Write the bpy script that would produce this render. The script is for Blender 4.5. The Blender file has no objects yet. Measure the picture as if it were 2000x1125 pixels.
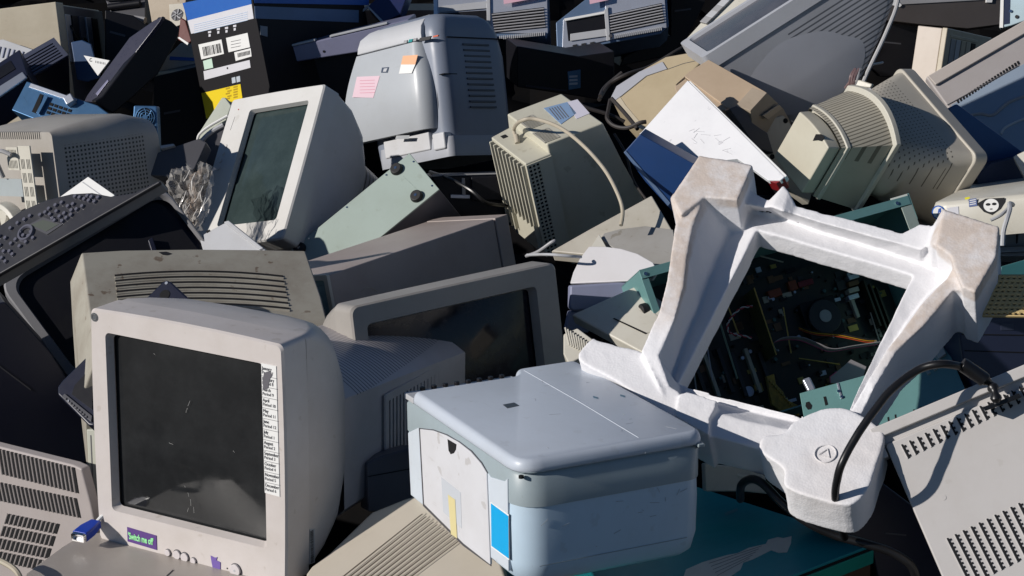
import bpy, bmesh, math, random
from mathutils import Vector, Matrix, noise
random.seed(7)
# ---------------------------------------------------------------- camera, world, sun
scn = bpy.context.scene
PITCH = math.radians(22); F = 4200.0; CAMLOC = Vector((0, 0, 2.6))
cam = bpy.data.objects.new('camera', bpy.data.cameras.new('camera'))
scn.collection.objects.link(cam); scn.camera = cam
cam.location = CAMLOC; cam.rotation_euler = (math.pi/2 - PITCH, 0, 0)
cam.data.sensor_width = 36; cam.data.lens = 36*F/2000; cam.data.clip_end = 500
SUN = Vector((-.85, -.35, .42)).normalized()
world = bpy.data.worlds.new('World'); scn.world = world; world.use_nodes = True
nt = world.node_tree
sky = nt.nodes.new('ShaderNodeTexSky'); sky.sky_type = 'NISHITA'; sky.sun_disc = False
sky.sun_elevation = math.asin(SUN.z); sky.sun_rotation = math.atan2(SUN.x, SUN.y)
sky.air_density = .8; sky.dust_density = 0.0; sky.ozone_density = 4.0
nt.links.new(sky.outputs[0], nt.nodes['Background'].inputs[0])
nt.nodes['Background'].inputs[1].default_value = .06
sl = bpy.data.lights.new('sun', 'SUN'); sl.energy = 4.8; sl.angle = math.radians(.5); sl.color = (1, .945, .89)
so = bpy.data.objects.new('sun', sl); scn.collection.objects.link(so)
so.rotation_euler = SUN.to_track_quat('Z', 'Y').to_euler(); so.location = (-4, -3, 6)
scn.view_settings.view_transform = 'Standard'; scn.view_settings.look = 'None'
scn.cycles.diffuse_bounces = 2; scn.view_settings.exposure = -0.2; scn.view_settings.gamma = 1
FWD = Vector((0, math.cos(PITCH), -math.sin(PITCH))); RT = Vector((1, 0, 0)); UPV = RT.cross(FWD)

def ray(u, v): return FWD + RT*((u-1000)/F) - UPV*((v-562.5)/F)
def px(u, v, d): return CAMLOC + ray(u, v)*d
def proj(p):
    c = Vector(p) - CAMLOC; d = c.dot(FWD)
    return (1000 + F*c.dot(RT)/d, 562.5 - F*c.dot(UPV)/d, d)
def frame(u, v, d, n, xp):
    """frame at a point of the heap: local z = n, local x towards the pixel xp in that plane"""
    o = px(u, v, d); n = Vector(n).normalized()
    r = ray(*xp); q = CAMLOC + r*((o-CAMLOC).dot(n)/r.dot(n))
    x = (q-o).normalized(); y = n.cross(x)
    M = Matrix((x, y, n)).transposed().to_4x4(); M.translation = o
    return M
def camn(r, up, tow): return (RT*r + UPV*up - FWD*tow).normalized()

# ---------------------------------------------------------------- geometry
def inset(P, k):
    """shrink a closed outline in its xy plane by k metres"""
    n = len(P); out = []; A = sum(P[i].x*P[(i+1) % n].y-P[(i+1) % n].x*P[i].y for i in range(n)); sg = 1 if A > 0 else -1
    for i in range(n):
        a, b, c = P[i-1], P[i], P[(i+1) % n]
        d1 = (b-a); d2 = (c-b); d1.z = d2.z = 0
        if d1.length < 1e-7 or d2.length < 1e-7: out.append(b.copy()); continue
        n1 = Vector((-d1.y, d1.x, 0)).normalized()*sg; n2 = Vector((-d2.y, d2.x, 0)).normalized()*sg
        m = (n1+n2).normalized(); out.append(b+m*(k/max(.5, m.dot(n1))))
    return out
def roundpoly(C, r, n=5):
    """round the corners of an xy outline; r per corner"""
    out = []; m = len(C); C = [Vector((c[0], c[1], 0)) for c in C]
    for i in range(m):
        a, b, c = C[i-1], C[i], C[(i+1) % m]; ri = r[i]
        d1, d2 = (a-b).normalized(), (c-b).normalized()
        for k in range(n+1):
            t = k/n; p, q = b+d1*ri*(1-t), b+d2*ri*t
            out.append(b+d1*ri*(1-t)**2+d2*ri*t**2)
    return out
class G:
    def __init__(s): s.v = []; s.f = []
    def add(s, vs, fs):
        b = len(s.v); s.v += [tuple(p) for p in vs]; s.f += [tuple(i+b for i in f) for f in fs]; return s
    def hex(s, p):
        return s.add(p, [(0,3,2,1),(4,5,6,7),(0,1,5,4),(1,2,6,5),(2,3,7,6),(3,0,4,7)])
    def box(s, x0, x1, y0, y1, z0, z1):
        return s.hex([(x0,y0,z0),(x1,y0,z0),(x1,y1,z0),(x0,y1,z0),(x0,y0,z1),(x1,y0,z1),(x1,y1,z1),(x0,y1,z1)])
    def rings(s, R, c0=True, c1=True, closed=True):
        n = len(R[0]); vs = [p for r in R for p in r]; fs = []
        for i in range(len(R)-1):
            for j in range(n if closed else n-1):
                k = (j+1) % n
                fs.append((i*n+j, i*n+k, (i+1)*n+k, (i+1)*n+j))
        if c0: fs.append(tuple(reversed(range(n))))
        if c1: fs.append(tuple((len(R)-1)*n+j for j in range(n)))
        return s.add(vs, fs)
    def prism(s, poly, vec):
        vec = Vector(vec); poly = [Vector(p) for p in poly]
        return s.rings([[p+vec for p in poly], poly])
    def tube(s, pts, r, n=8, closed=False):
        pts = [Vector(p) for p in pts]; R = []; up = None
        for i, p in enumerate(pts):
            t = (pts[min(i+1, len(pts)-1)] - pts[max(i-1, 0)]).normalized()
            if up is None: up = t.orthogonal().normalized()
            up = (up - t*up.dot(t)).normalized(); w = t.cross(up)
            rr_ = r(i/(len(pts)-1)) if callable(r) else r
            R.append([p + (up*math.cos(a)+w*math.sin(a))*rr_ for a in [2*math.pi*k/n for k in range(n)]])
        return s.rings(R)
    def cyl(s, c, ax, r, h, n=24, r2=None):
        c = Vector(c); ax = Vector(ax).normalized(); a = ax.orthogonal().normalized(); b = ax.cross(a)
        r2 = r if r2 is None else r2
        cs = [(math.cos(2*math.pi*k/n), math.sin(2*math.pi*k/n)) for k in range(n)]
        return s.rings([[c+(a*x+b*y)*r for x, y in cs], [c+ax*h+(a*x+b*y)*r2 for x, y in cs]])
    def grid(s, fn, nu, nv):
        vs = [fn(i/nu, j/nv) for j in range(nv+1) for i in range(nu+1)]
        fs = [(j*(nu+1)+i, j*(nu+1)+i+1, (j+1)*(nu+1)+i+1, (j+1)*(nu+1)+i) for j in range(nv) for i in range(nu)]
        return s.add(vs, fs)
def smooth(P, n=6, closed=False):
    """Catmull-Rom"""
    P = [Vector(p) for p in P]; out = []; m = len(P)
    for i in range(m if closed else m-1):
        g = (lambda k: P[k % m]) if closed else (lambda k: P[max(0, min(m-1, k))])
        a, b, c, d = g(i-1), g(i), g(i+1), g(i+2)
        for k in range(n):
            t = k/n
            out.append(.5*((2*b)+(c-a)*t+(2*a-5*b+4*c-d)*t*t+(3*b-a-3*c+d)*t**3))
    if not closed: out.append(P[-1])
    return out
def rr(cx, cz, hw, hh, r, y, n=6, bow=0.0, ybow=0.0):
    rs = r if isinstance(r, tuple) else (r,)*4; out = []
    for (qx, qz, a0), r in zip(((1,1,0),(-1,1,90),(-1,-1,180),(1,-1,270)), rs):
        r = min(r, hw*.999, hh*.999)
        for k in range(n+1):
            a = math.radians(a0+90*k/n)
            x = qx*(hw-r)+r*math.cos(a); z = qz*(hh-r)+r*math.sin(a)
            out.append((x, z))
    res = []; m = len(out)
    for i in range(m):
        x, z = out[i]; x2, z2 = out[(i+1) % m]
        L = math.hypot(x2-x, z2-z); st = 6 if L > .5*min(hw, hh) else 1
        for k in range(st):
            a, b = x+(x2-x)*k/st, z+(z2-z)*k/st
            u, w = a/hw, b/hh
            a2 = a*(1+bow*(1-w*w)); b2 = b*(1+bow*(1-u*u))
            res.append(Vector((cx+a2, y - ybow*((1-u*u)*(1-w*w)), cz+b2)))
    return res

def rrz(cx, cy, hw, hh, r, z, n=6):
    return [Vector((p.x, p.z, z)) for p in rr(cx, cy, hw, hh, r, 0, n)]
def eq(R):
    m = max(len(q) for q in R); return [q+[q[-1]]*(m-len(q)) for q in R]
def finish(name, g, mat, parent=None, bevel=0, seg=2, smooth_ang=35, matrix=None):
    me = bpy.data.meshes.new(name); me.from_pydata(g.v, [], g.f)
    bm = bmesh.new(); bm.from_mesh(me)
    bmesh.ops.remove_doubles(bm, verts=bm.verts, dist=1e-6)
    bmesh.ops.recalc_face_normals(bm, faces=bm.faces)
    bm.to_mesh(me); bm.free()
    for p in me.polygons: p.use_smooth = True
    me.set_sharp_from_angle(angle=math.radians(smooth_ang))
    me.materials.append(mat)
    o = bpy.data.objects.new(name, me); scn.collection.objects.link(o)
    if parent is not None: o.parent = parent
    if bevel:
        b = o.modifiers.new('bevel', 'BEVEL'); b.width = bevel; b.segments = seg; b.limit_method = 'ANGLE'
        b.angle_limit = math.radians(32); b.harden_normals = True
    return o
class Thing:
    def __init__(s, name, label, cat, M=None, pose=None, group=None):
        if pose:
            p = POSES[pose]; R = p[0]
            M = Matrix(((R[0],R[1],R[2],0),(R[3],R[4],R[5],0),(R[6],R[7],R[8],0),(0,0,0,1)))
            M.translation = Vector(p[1]); s.d = p[2]
        s.M = M; s.Mi = M.inverted()
        e = bpy.data.objects.new(name, None); e.empty_display_size = .05
        scn.collection.objects.link(e); e.matrix_world = M
        e['label'] = label; e['category'] = cat
        if group: e['group'] = group
        s.e = e
    def L(s, u, v, ax=2, val=0.0):
        o = s.Mi @ CAMLOC; r = s.Mi.to_3x3() @ ray(u, v)
        t = (val-o[ax])/r[ax]
        return o + r*t
    def at(s, u, v, d): return s.Mi @ px(u, v, d)
    def part(s, name, g, mat, parent=None, bevel=0, label=None, **k):
        o = finish(name, g, mat, parent or s.e, bevel, **k)
        if label: o['label'] = label
        return o
    def trace(s, name, pts, mat, z=0, t=.03, ax=2, bevel=.003, parent=None, label=None, shift=(0,0,0)):
        """outline on the local plane ax=z, extruded by t (negative = away)"""
        P = [s.L(u, v, ax, z) for u, v in pts]; vec = [0,0,0]; vec[ax] = -t
        vec = Vector(vec)+Vector(shift)
        return s.part(name, G().prism(P, vec), mat, parent, bevel, label)
class Sub:
    """a second working plane of a thing; geometry is stored in the thing's own space"""
    def __init__(s, T, M): s.T = T; s.M = M; s.Mi = M.inverted(); s.X = T.Mi @ M; s.e = T.e
    L = Thing.L; at = Thing.at; trace = Thing.trace
    def part(s, name, g, mat, parent=None, bevel=0, label=None, **k):
        h = G(); h.v = [tuple(s.X @ Vector(p)) for p in g.v]; h.f = g.f
        return s.T.part(name, h, mat, parent, bevel, label, **k)
def plate(name, label, cat, pts, d, n, mat, t=.03, part='panel', group=None, xp=None, bevel=.003, shift=(0,0,0)):
    u = sum(p[0] for p in pts)/len(pts); v = sum(p[1] for p in pts)/len(pts)
    T = Thing(name, label, cat, frame(u, v, d, n, xp or pts[1]), group=group)
    T.main = T.trace(part, pts, mat, 0, t, bevel=bevel, shift=shift)
    return T
def tag(o, label, cat, group=None, kind=None):
    if label: o['label'] = label
    if cat: o['category'] = cat
    if group: o['group'] = group
    if kind: o['kind'] = kind
    return o
def text(T, s, pos, xdir, zn, size, mat, name='lettering', parent=None, align='LEFT', bold=0.0, depth=.0004, sx=1.0):
    c = bpy.data.curves.new(name, 'FONT'); c.body = s; c.size = size; c.align_x = align; c.extrude = depth; c.offset = bold
    tmp = bpy.data.objects.new(name, c); scn.collection.objects.link(tmp)
    bpy.context.view_layer.update()
    me = bpy.data.meshes.new_from_object(tmp.evaluated_get(bpy.context.evaluated_depsgraph_get()))
    bpy.data.objects.remove(tmp); bpy.data.curves.remove(c)
    x = Vector(xdir).normalized(); z = Vector(zn).normalized(); y = z.cross(x)
    M = Matrix((x*sx, y, z)).transposed().to_4x4(); M.translation = Vector(pos)
    me.transform(M); me.materials.clear(); me.materials.append(mat); me.name = name
    o = bpy.data.objects.new(name, me); scn.collection.objects.link(o); o.parent = parent or T.e
    return o
def perf(g, O, ex, ey, ez, W, H, cells, t):
    """a real perforated plate: cells = list of (x0,x1,y0,y1) holes on O + x*ex + y*ey, thickness t along ez"""
    O, ex, ey, ez = map(Vector, (O, ex, ey, ez))
    r6 = lambda a: round(a, 5)
    xs = sorted({0.0, r6(W)} | {r6(c[0]) for c in cells} | {r6(c[1]) for c in cells})
    ys = sorted({0.0, r6(H)} | {r6(c[2]) for c in cells} | {r6(c[3]) for c in cells})
    ix = {x: i for i, x in enumerate(xs)}; iy = {y: i for i, y in enumerate(ys)}
    hole = set()
    for c in cells:
        for i in range(ix[r6(c[0])], ix[r6(c[1])]):
            for j in range(iy[r6(c[2])], iy[r6(c[3])]): hole.add((i, j))
    P = lambda i, j, k: O + ex*xs[i] + ey*ys[j] + ez*(t*k)
    nx, ny = len(xs)-1, len(ys)-1; solid = lambda i, j: 0 <= i < nx and 0 <= j < ny and (i, j) not in hole
    vid = {}; vs = []; fs = []
    def V(i, j, k):
        if (i,j,k) not in vid: vid[(i,j,k)] = len(vs); vs.append(P(i,j,k))
        return vid[(i,j,k)]
    for i in range(nx):
        for j in range(ny):
            if not solid(i, j): continue
            fs.append((V(i,j,1), V(i+1,j,1), V(i+1,j+1,1), V(i,j+1,1)))
            for di, dj, a, b in ((0,-1,(i,j),(i+1,j)),(1,0,(i+1,j),(i+1,j+1)),(0,1,(i+1,j+1),(i,j+1)),(-1,0,(i,j+1),(i,j))):
                if not solid(i+di, j+dj):
                    fs.append((V(*a,0), V(*b,0), V(*b,1), V(*a,1)))
    return g.add(vs, fs)

# ---------------------------------------------------------------- materials
def _new(name):
    m = bpy.data.materials.new(name); m.use_nodes = True
    return m, m.node_tree, m.node_tree.nodes['Principled BSDF']
def math_(nt, op, a, b=None, c=None):
    n = nt.nodes.new('ShaderNodeMath'); n.operation = op
    for i, q in enumerate((a, b, c)):
        if q is None: continue
        if isinstance(q, (int, float)): n.inputs[i].default_value = q
        else: nt.links.new(q, n.inputs[i])
    return n.outputs[0]
def plastic(name, rgb, rough=.42, dirt=.35, metal=0.0, bump=.15, dcol=None, scale=1.0, vents=None, streak=0, spots=.0, spec=.5, hole=(.012,.012,.012), hdepth=2.0):
    """weathered plastic or painted metal. vents: list of dicts with ranges and pitches in object space (metres)"""
    m, nt, b = _new(name); L = nt.links
    tc = nt.nodes.new('ShaderNodeTexCoord').outputs['Object']
    n1 = nt.nodes.new('ShaderNodeTexNoise'); n1.inputs['Scale'].default_value = 9*scale; n1.inputs['Detail'].default_value = 8
    n1.inputs['Roughness'].default_value = .65; L.new(tc, n1.inputs['Vector'])
    n2 = nt.nodes.new('ShaderNodeTexNoise'); n2.inputs['Scale'].default_value = 70*scale; n2.inputs['Detail'].default_value = 6
    n2.inputs['Roughness'].default_value = .7; L.new(tc, n2.inputs['Vector'])
    cr = nt.nodes.new('ShaderNodeValToRGB'); cr.color_ramp.elements[0].position = .42; cr.color_ramp.elements[1].position = .72
    L.new(n1.outputs[0], cr.inputs[0])
    cr2 = nt.nodes.new('ShaderNodeValToRGB'); cr2.color_ramp.elements[0].position = .60; cr2.color_ramp.elements[1].position = .75
    L.new(n2.outputs[0], cr2.inputs[0])
    dcol = dcol or tuple(c*k for c, k in zip(rgb, (.62, .58, .50)))
    fac = math_(nt, 'MULTIPLY', cr.outputs[0], dirt)
    fac = math_(nt, 'ADD', fac, math_(nt, 'MULTIPLY', cr2.outputs[0], dirt*.6))
    if spots:
        n3 = nt.nodes.new('ShaderNodeTexNoise'); n3.inputs['Scale'].default_value = 38*scale; n3.inputs['Detail'].default_value = 3
        L.new(tc, n3.inputs['Vector'])
        c3 = nt.nodes.new('ShaderNodeValToRGB'); c3.color_ramp.elements[0].position = .66; c3.color_ramp.elements[1].position = .70
        L.new(n3.outputs[0], c3.inputs[0]); fac = math_(nt, 'ADD', fac, math_(nt, 'MULTIPLY', c3.outputs[0], spots))
    if streak:
        mp = nt.nodes.new('ShaderNodeMapping'); mp.inputs['Scale'].default_value = (40, 3, 3); L.new(tc, mp.inputs[0])
        n4 = nt.nodes.new('ShaderNodeTexNoise'); n4.inputs['Scale'].default_value = 2; n4.inputs['Detail'].default_value = 5; L.new(mp.outputs[0], n4.inputs['Vector'])
        fac = math_(nt, 'ADD', fac, math_(nt, 'MULTIPLY', math_(nt, 'SUBTRACT', n4.outputs[0], .45), streak))
    mp2 = nt.nodes.new('ShaderNodeMapping'); mp2.inputs['Scale'].default_value = (9, 160, 60); mp2.inputs['Rotation'].default_value = (.4, .5, .9); L.new(tc, mp2.inputs[0])
    n5 = nt.nodes.new('ShaderNodeTexNoise'); n5.inputs['Scale'].default_value = 1.6; n5.inputs['Detail'].default_value = 4; L.new(mp2.outputs[0], n5.inputs['Vector'])
    c5 = nt.nodes.new('ShaderNodeValToRGB'); c5.color_ramp.elements[0].position = .69; c5.color_ramp.elements[1].position = .74; L.new(n5.outputs[0], c5.inputs[0])
    fac = math_(nt, 'ADD', fac, math_(nt, 'MULTIPLY', c5.outputs[0], dirt*.8))
    fac = math_(nt, 'MINIMUM', math_(nt, 'MAXIMUM', fac, 0.0), 1.0)
    mx = nt.nodes.new('ShaderNodeMix'); mx.data_type = 'RGBA'
    mx.inputs[6].default_value = (*rgb, 1); mx.inputs[7].default_value = (*dcol, 1); L.new(fac, mx.inputs[0])
    col = mx.outputs[2]
    h = math_(nt, 'MULTIPLY', n2.outputs[0], .25)
    dist = .0012
    if vents:
        sp = nt.nodes.new('ShaderNodeSeparateXYZ'); L.new(tc, sp.inputs[0])
        tot = None
        for v in vents:
            mask = None
            for ax, spec_ in v.items():
                if ax == 'arc': continue
                c = sp.outputs['xyz'.index(ax)]
                a0, a1 = spec_[0], spec_[1]
                k = math_(nt, 'MULTIPLY', math_(nt, 'GREATER_THAN', c, a0), math_(nt, 'LESS_THAN', c, a1))
                if len(spec_) > 2:
                    cc = math_(nt, 'ADD', c, 10 - a0)
                    if len(spec_) > 4:   # sheared or radial rows: shift by factor * other axis
                        cc = math_(nt, 'ADD', cc, math_(nt, 'MULTIPLY', sp.outputs['xyz'.index(spec_[4])], spec_[5]))
                    fr = math_(nt, 'FRACT', math_(nt, 'DIVIDE', cc, spec_[2]))
                    k = math_(nt, 'MULTIPLY', k, math_(nt, 'LESS_THAN', fr, spec_[3]))
                mask = k if mask is None else math_(nt, 'MULTIPLY', mask, k)
            tot = mask if tot is None else math_(nt, 'MAXIMUM', tot, mask)
        m2 = nt.nodes.new('ShaderNodeMix'); m2.data_type = 'RGBA'; L.new(tot, m2.inputs[0]); L.new(col, m2.inputs[6])
        m2.inputs[7].default_value = (*hole, 1); col = m2.outputs[2]
        h = math_(nt, 'SUBTRACT', h, math_(nt, 'MULTIPLY', tot, hdepth))
    L.new(col, b.inputs['Base Color'])
    rr_ = math_(nt, 'ADD', rough-.06, math_(nt, 'MULTIPLY', n2.outputs[0], .14)); L.new(rr_, b.inputs['Roughness'])
    b.inputs['Metallic'].default_value = metal; b.inputs['Specular IOR Level'].default_value = spec
    bp = nt.nodes.new('ShaderNodeBump'); bp.inputs['Strength'].default_value = bump; bp.inputs['Distance'].default_value = dist
    L.new(h, bp.inputs['Height']); L.new(bp.outputs[0], b.inputs['Normal'])
    return m
def flat(name, rgb, rough=.5, metal=0, trans=0, ior=1.45, alpha=1, spec=.5):
    m, nt, b = _new(name); b.inputs['Base Color'].default_value = (*rgb, 1); b.inputs['Roughness'].default_value = rough
    b.inputs['Metallic'].default_value = metal; b.inputs['Transmission Weight'].default_value = trans; b.inputs['IOR'].default_value = ior
    b.inputs['Alpha'].default_value = alpha; b.inputs['Specular IOR Level'].default_value = spec
    return m
def screen_glass(name, rgb, rough=.06):
    """tube glass with dust and scratches"""
    m, nt, b = _new(name); L = nt.links
    tc = nt.nodes.new('ShaderNodeTexCoord').outputs['Object']
    n = nt.nodes.new('ShaderNodeTexNoise'); n.inputs['Scale'].default_value = 14; n.inputs['Detail'].default_value = 9; L.new(tc, n.inputs['Vector'])
    n.inputs['Roughness'].default_value = .7
    mp = nt.nodes.new('ShaderNodeMapRange'); mp.inputs[1].default_value = .45; mp.inputs[2].default_value = .8
    mp.inputs[3].default_value = rough; mp.inputs[4].default_value = rough+.22; L.new(n.outputs[0], mp.inputs[0]); L.new(mp.outputs[0], b.inputs['Roughness'])
    mx = nt.nodes.new('ShaderNodeMix'); mx.data_type = 'RGBA'; mx.inputs[6].default_value = (*rgb, 1)
    mx.inputs[7].default_value = tuple(min(1, c*1.8+.006) for c in rgb)+(1,)
    L.new(math_(nt, 'MULTIPLY', math_(nt, 'SUBTRACT', n.outputs[0], .4), 1.5), mx.inputs[0]); L.new(mx.outputs[2], b.inputs['Base Color']); b.inputs['Specular IOR Level'].default_value = .32
    return m
WHITE = plastic('white_plastic', (.595,.55,.525), dirt=.28, spots=.3)
CREAM = plastic('cream_plastic', (.58,.56,.49), dirt=.3, spots=.3)
BEIGE = plastic('beige_plastic', (.50,.47,.40), dirt=.4, spots=.35)
YBEIGE = plastic('yellowed_plastic', (.52,.46,.35), dirt=.4, spots=.3)
GREY = plastic('grey_plastic', (.33,.33,.34), dirt=.3)
LGREY = plastic('light_grey_plastic', (.46,.47,.49), dirt=.25, spots=.1)
BLUEGREY = plastic('blue_grey_plastic', (.34,.36,.45), dirt=.25)
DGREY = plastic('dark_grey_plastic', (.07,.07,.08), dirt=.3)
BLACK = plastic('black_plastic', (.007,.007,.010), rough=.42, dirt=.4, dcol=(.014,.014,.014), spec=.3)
NAVY = plastic('navy_black_plastic', (.012,.014,.030), rough=.35, dirt=.3, dcol=(.025,.028,.04), spec=.4)
HOLE = flat('dark_cavity', (.006,.006,.007), .9)
TEAL = plastic('teal_painted_metal', (.16,.33,.32), rough=.4, dirt=.25, metal=.2)
SAGE = plastic('sage_painted_metal', (.33,.40,.36), rough=.45, dirt=.25, spots=.2)
BLUEM = plastic('blue_zinc_metal', (.07,.17,.32), rough=.35, dirt=.4, metal=.6)
STEEL = plastic('zinc_steel', (.55,.58,.64), rough=.35, dirt=.3, metal=.75)
CHROME = flat('chrome', (.8,.8,.8), .15, 1)
RUBBER = flat('black_rubber', (.012,.012,.013), .55)
CABLE = flat('black_cable', (.01,.01,.011), .35)
GCABLE = plastic('beige_cable', (.45,.40,.31), dirt=.2)
PAPER = flat('paper_white', (.78,.78,.76), .8)
GREEN_PCB = plastic('circuit_board', (.016,.017,.009), rough=.4, dirt=.6, dcol=(.05,.03,.012), scale=4)
INK = flat('black_ink', (.02,.02,.022), .6)
# pose of each machine lying on the heap: rotation rows, corner position, size (metres)
POSES = {
 'fm': ([0.8664, 0.4991, 0.0131, -0.4973, 0.8603, 0.112, 0.0446, -0.1036, 0.9936], [-0.7069, 3.2547, 0.8308], [0.3922, 0.0633, 0.4025]),
 'aio': ([0.4385, 0.8987, -0.0089, -0.8914, 0.4361, 0.1235, 0.1149, -0.0462, 0.9923], [-0.1742, 3.1689, 0.9461], [0.4291, 0.3129, 0.1954]),
 'rm': ([0.9005, 0.2484, -0.3569, -0.0078, 0.8299, 0.5579, 0.4348, -0.4996, 0.7492], [0.6874, 2.8011, 0.8983], [0.3377, 0.386, 0.3185]),
 'bm': ([0.9641, -0.2226, 0.1447, 0.2526, 0.9367, -0.2423, -0.0816, 0.2701, 0.9594], [-0.7925, 3.6113, 0.7558], [0.4334, 0.3248, 0.287]),
 'mfp': ([0.7797, -0.1371, -0.6109, 0.5201, 0.6852, 0.51, 0.3487, -0.7154, 0.6055], [-0.8939, 4.015, 0.7529], [0.4102, 0.391, 0.3028]),
 'lcrt': ([0.7062, 0.7019, -0.0925, -0.6737, 0.7064, 0.2171, 0.2178, -0.091, 0.9717], [-1.2037, 4.6259, 0.7867], [0.24, 0.27, 0.3]),
 'topc': ([0.9869, 0.1181, -0.1099, -0.0791, 0.948, 0.3081, 0.1406, -0.2954, 0.945], [-1.6115, 5.5637, 0.7405], [0.4329, 0.4409, 0.3683]),
 'rib': ([0.6354, 0.7547, 0.1633, -0.4958, 0.5609, -0.663, -0.5919, 0.3403, 0.7306], [-1.3244, 5.5251, 0.9309], [0.0684, 0.1248, 0.1648]),
 'navy': ([0.8345, -0.3657, 0.412, -0.1454, 0.5752, 0.805, -0.5314, -0.7317, 0.4268], [-1.0549, 5.2045, 1.0061], [0.0781, 0.0798, 0.3408]),
 'ctn': ([0.7474, 0.6397, -0.1795, -0.5908, 0.7635, 0.2608, 0.3039, -0.0889, 0.9485], [-0.8324, 5.6051, 0.8196], [0.2738, 0.4093, 0.3311]),
 'ink': ([0.9703, 0.0718, -0.2309, -0.0325, 0.985, 0.1696, 0.2396, -0.1571, 0.9581], [-0.6859, 5.5531, 0.8797], [0.458, 0.3188, 0.1391]),
 'laser': ([0.7511, 0.6487, -0.1226, -0.5623, 0.7259, 0.3962, 0.346, -0.2287, 0.9099], [-0.3582, 5.2489, 0.8597], [0.27, 0.255, 0.27]),
 'km': ([0.7447, 0.6311, 0.2172, -0.596, 0.4823, 0.642, 0.3004, -0.6076, 0.7353], [-0.7486, 4.6575, 0.8174], [0.3204, 0.0485, 0.3863]),
 'gc': ([0.5302, 0.7745, -0.3449, -0.7498, 0.2384, -0.6173, -0.3959, 0.5859, 0.7071], [-0.3847, 4.7152, 0.6267], [0.1306, 0.3511, 0.3387]),
 'bpc': ([0.753, 0.6363, -0.1678, -0.6051, 0.7697, 0.2035, 0.2587, -0.0517, 0.9646], [-0.4756, 4.036, 0.745], [0.2034, 0.5536, 0.239]),
 'nm': ([0.82, -0.5618, -0.1095, 0.5715, 0.7927, 0.2123, -0.0325, -0.2367, 0.971], [-0.2612, 3.4906, 0.8876], [0.4526, 0.0603, 0.2508]),
 'om': ([0.4053, 0.8928, -0.1966, -0.9135, 0.3871, -0.1251, -0.0356, 0.2304, 0.9725], [0.0468, 4.6466, 0.9022], [0.1936, 0.1384, 0.255]),
 'ym': ([-0.4396, -0.8225, 0.361, 0.7927, -0.5442, -0.2747, 0.4224, 0.1655, 0.8912], [0.9251, 4.4007, 0.9593], [0.3031, 0.3472, 0.2078]),
 'slab': ([0.6143, 0.7841, -0.0889, -0.7887, 0.6134, -0.0398, 0.0233, 0.0946, 0.9952], [0.1365, 4.3944, 0.7221], [0.3917, 0.1956, 0.0442]),
 'foam': ([0.8818, 0.4305, -0.1926, -0.4704, 0.7732, -0.4254, -0.0342, 0.4657, 0.8843], [0.2809, 3.1788, 1.1278], [0.2805, 0.3217, 0.0462]),
 'case': ([0.9202, -0.3137, 0.2342, 0.3718, 0.5131, -0.7736, 0.1225, 0.7989, 0.5888], [0.3093, 3.8249, 0.699], [0.6004, 0.3404, 0.1791]),
 'book': ([0.6953, 0.5978, -0.3989, -0.3668, -0.1821, -0.9123, -0.618, 0.7807, 0.0927], [0.3067, 4.6472, 1.1101], [0.2966, 0.1695, 0.0499]),
 'tan': ([0.5576, 0.7223, -0.4092, -0.8287, 0.4555, -0.3252, -0.0485, 0.5204, 0.8525], [0.4525, 5.0986, 1.0223], [0.2468, 0.0801, 0.0862]),
 'beigepc': ([0.8459, 0.518, 0.1273, -0.532, 0.8023, 0.2706, 0.038, -0.2967, 0.9542], [1.1063, 5.7842, 0.8266], [0.0845, 0.3749, 0.2136]),
 'panel': ([0.5973, 0.2834, -0.7503, -0.2815, -0.8019, -0.527, -0.751, 0.526, -0.3992], [1.0679, 5.1073, 1.1123], [0.2554, 0.4351, 0.0599]),
 'stick': ([0.9078, 0.3988, -0.1297, -0.3538, 0.8944, 0.2736, 0.2251, -0.2025, 0.953], [0.8645, 4.1362, 1.0542], [0.4255, 0.3971, 0.0591]),
 'grv': ([0.9822, 0.1848, 0.0327, -0.1873, 0.955, 0.2301, 0.0113, -0.2321, 0.9726], [-0.339, 3.041, 0.7548], [0.2009, 0.4966, 0.0999]),
 'box': ([0.6743, 0.7384, -0.0069, -0.7301, 0.6681, 0.1433, 0.1104, -0.0916, 0.9897], [-0.0902, 3.1074, 0.7275], [0.4214, 0.5563, 0.125]),
 'vm': ([0.7312, 0.6669, -0.1434, -0.6605, 0.7447, 0.0954, 0.1705, 0.025, 0.985], [-1.0709, 3.6358, 0.5573], [0.5003, 0.3111, 0.2793]),
 'vga': ([0.9122, 0.4082, -0.0372, -0.4087, 0.9126, -0.0081, 0.0306, 0.0226, 0.9993], [-0.744, 3.2016, 0.8456], [0.0285, 0.0446, 0.0169]),
 'blk': ([0.731, 0.2802, 0.6222, -0.1598, 0.9567, -0.2432, -0.6634, 0.0783, 0.7441], [-0.8322, 3.4466, 0.98], [0.085, 0.4654, 0.0498]),
 'zm': ([0.1394, 0.5179, 0.844, -0.9823, -0.035, 0.1838, 0.1247, -0.8547, 0.5039], [0.4188, 4.9827, 1.2028], [0.2316, 0.3667, 0.4632]),
}
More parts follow.
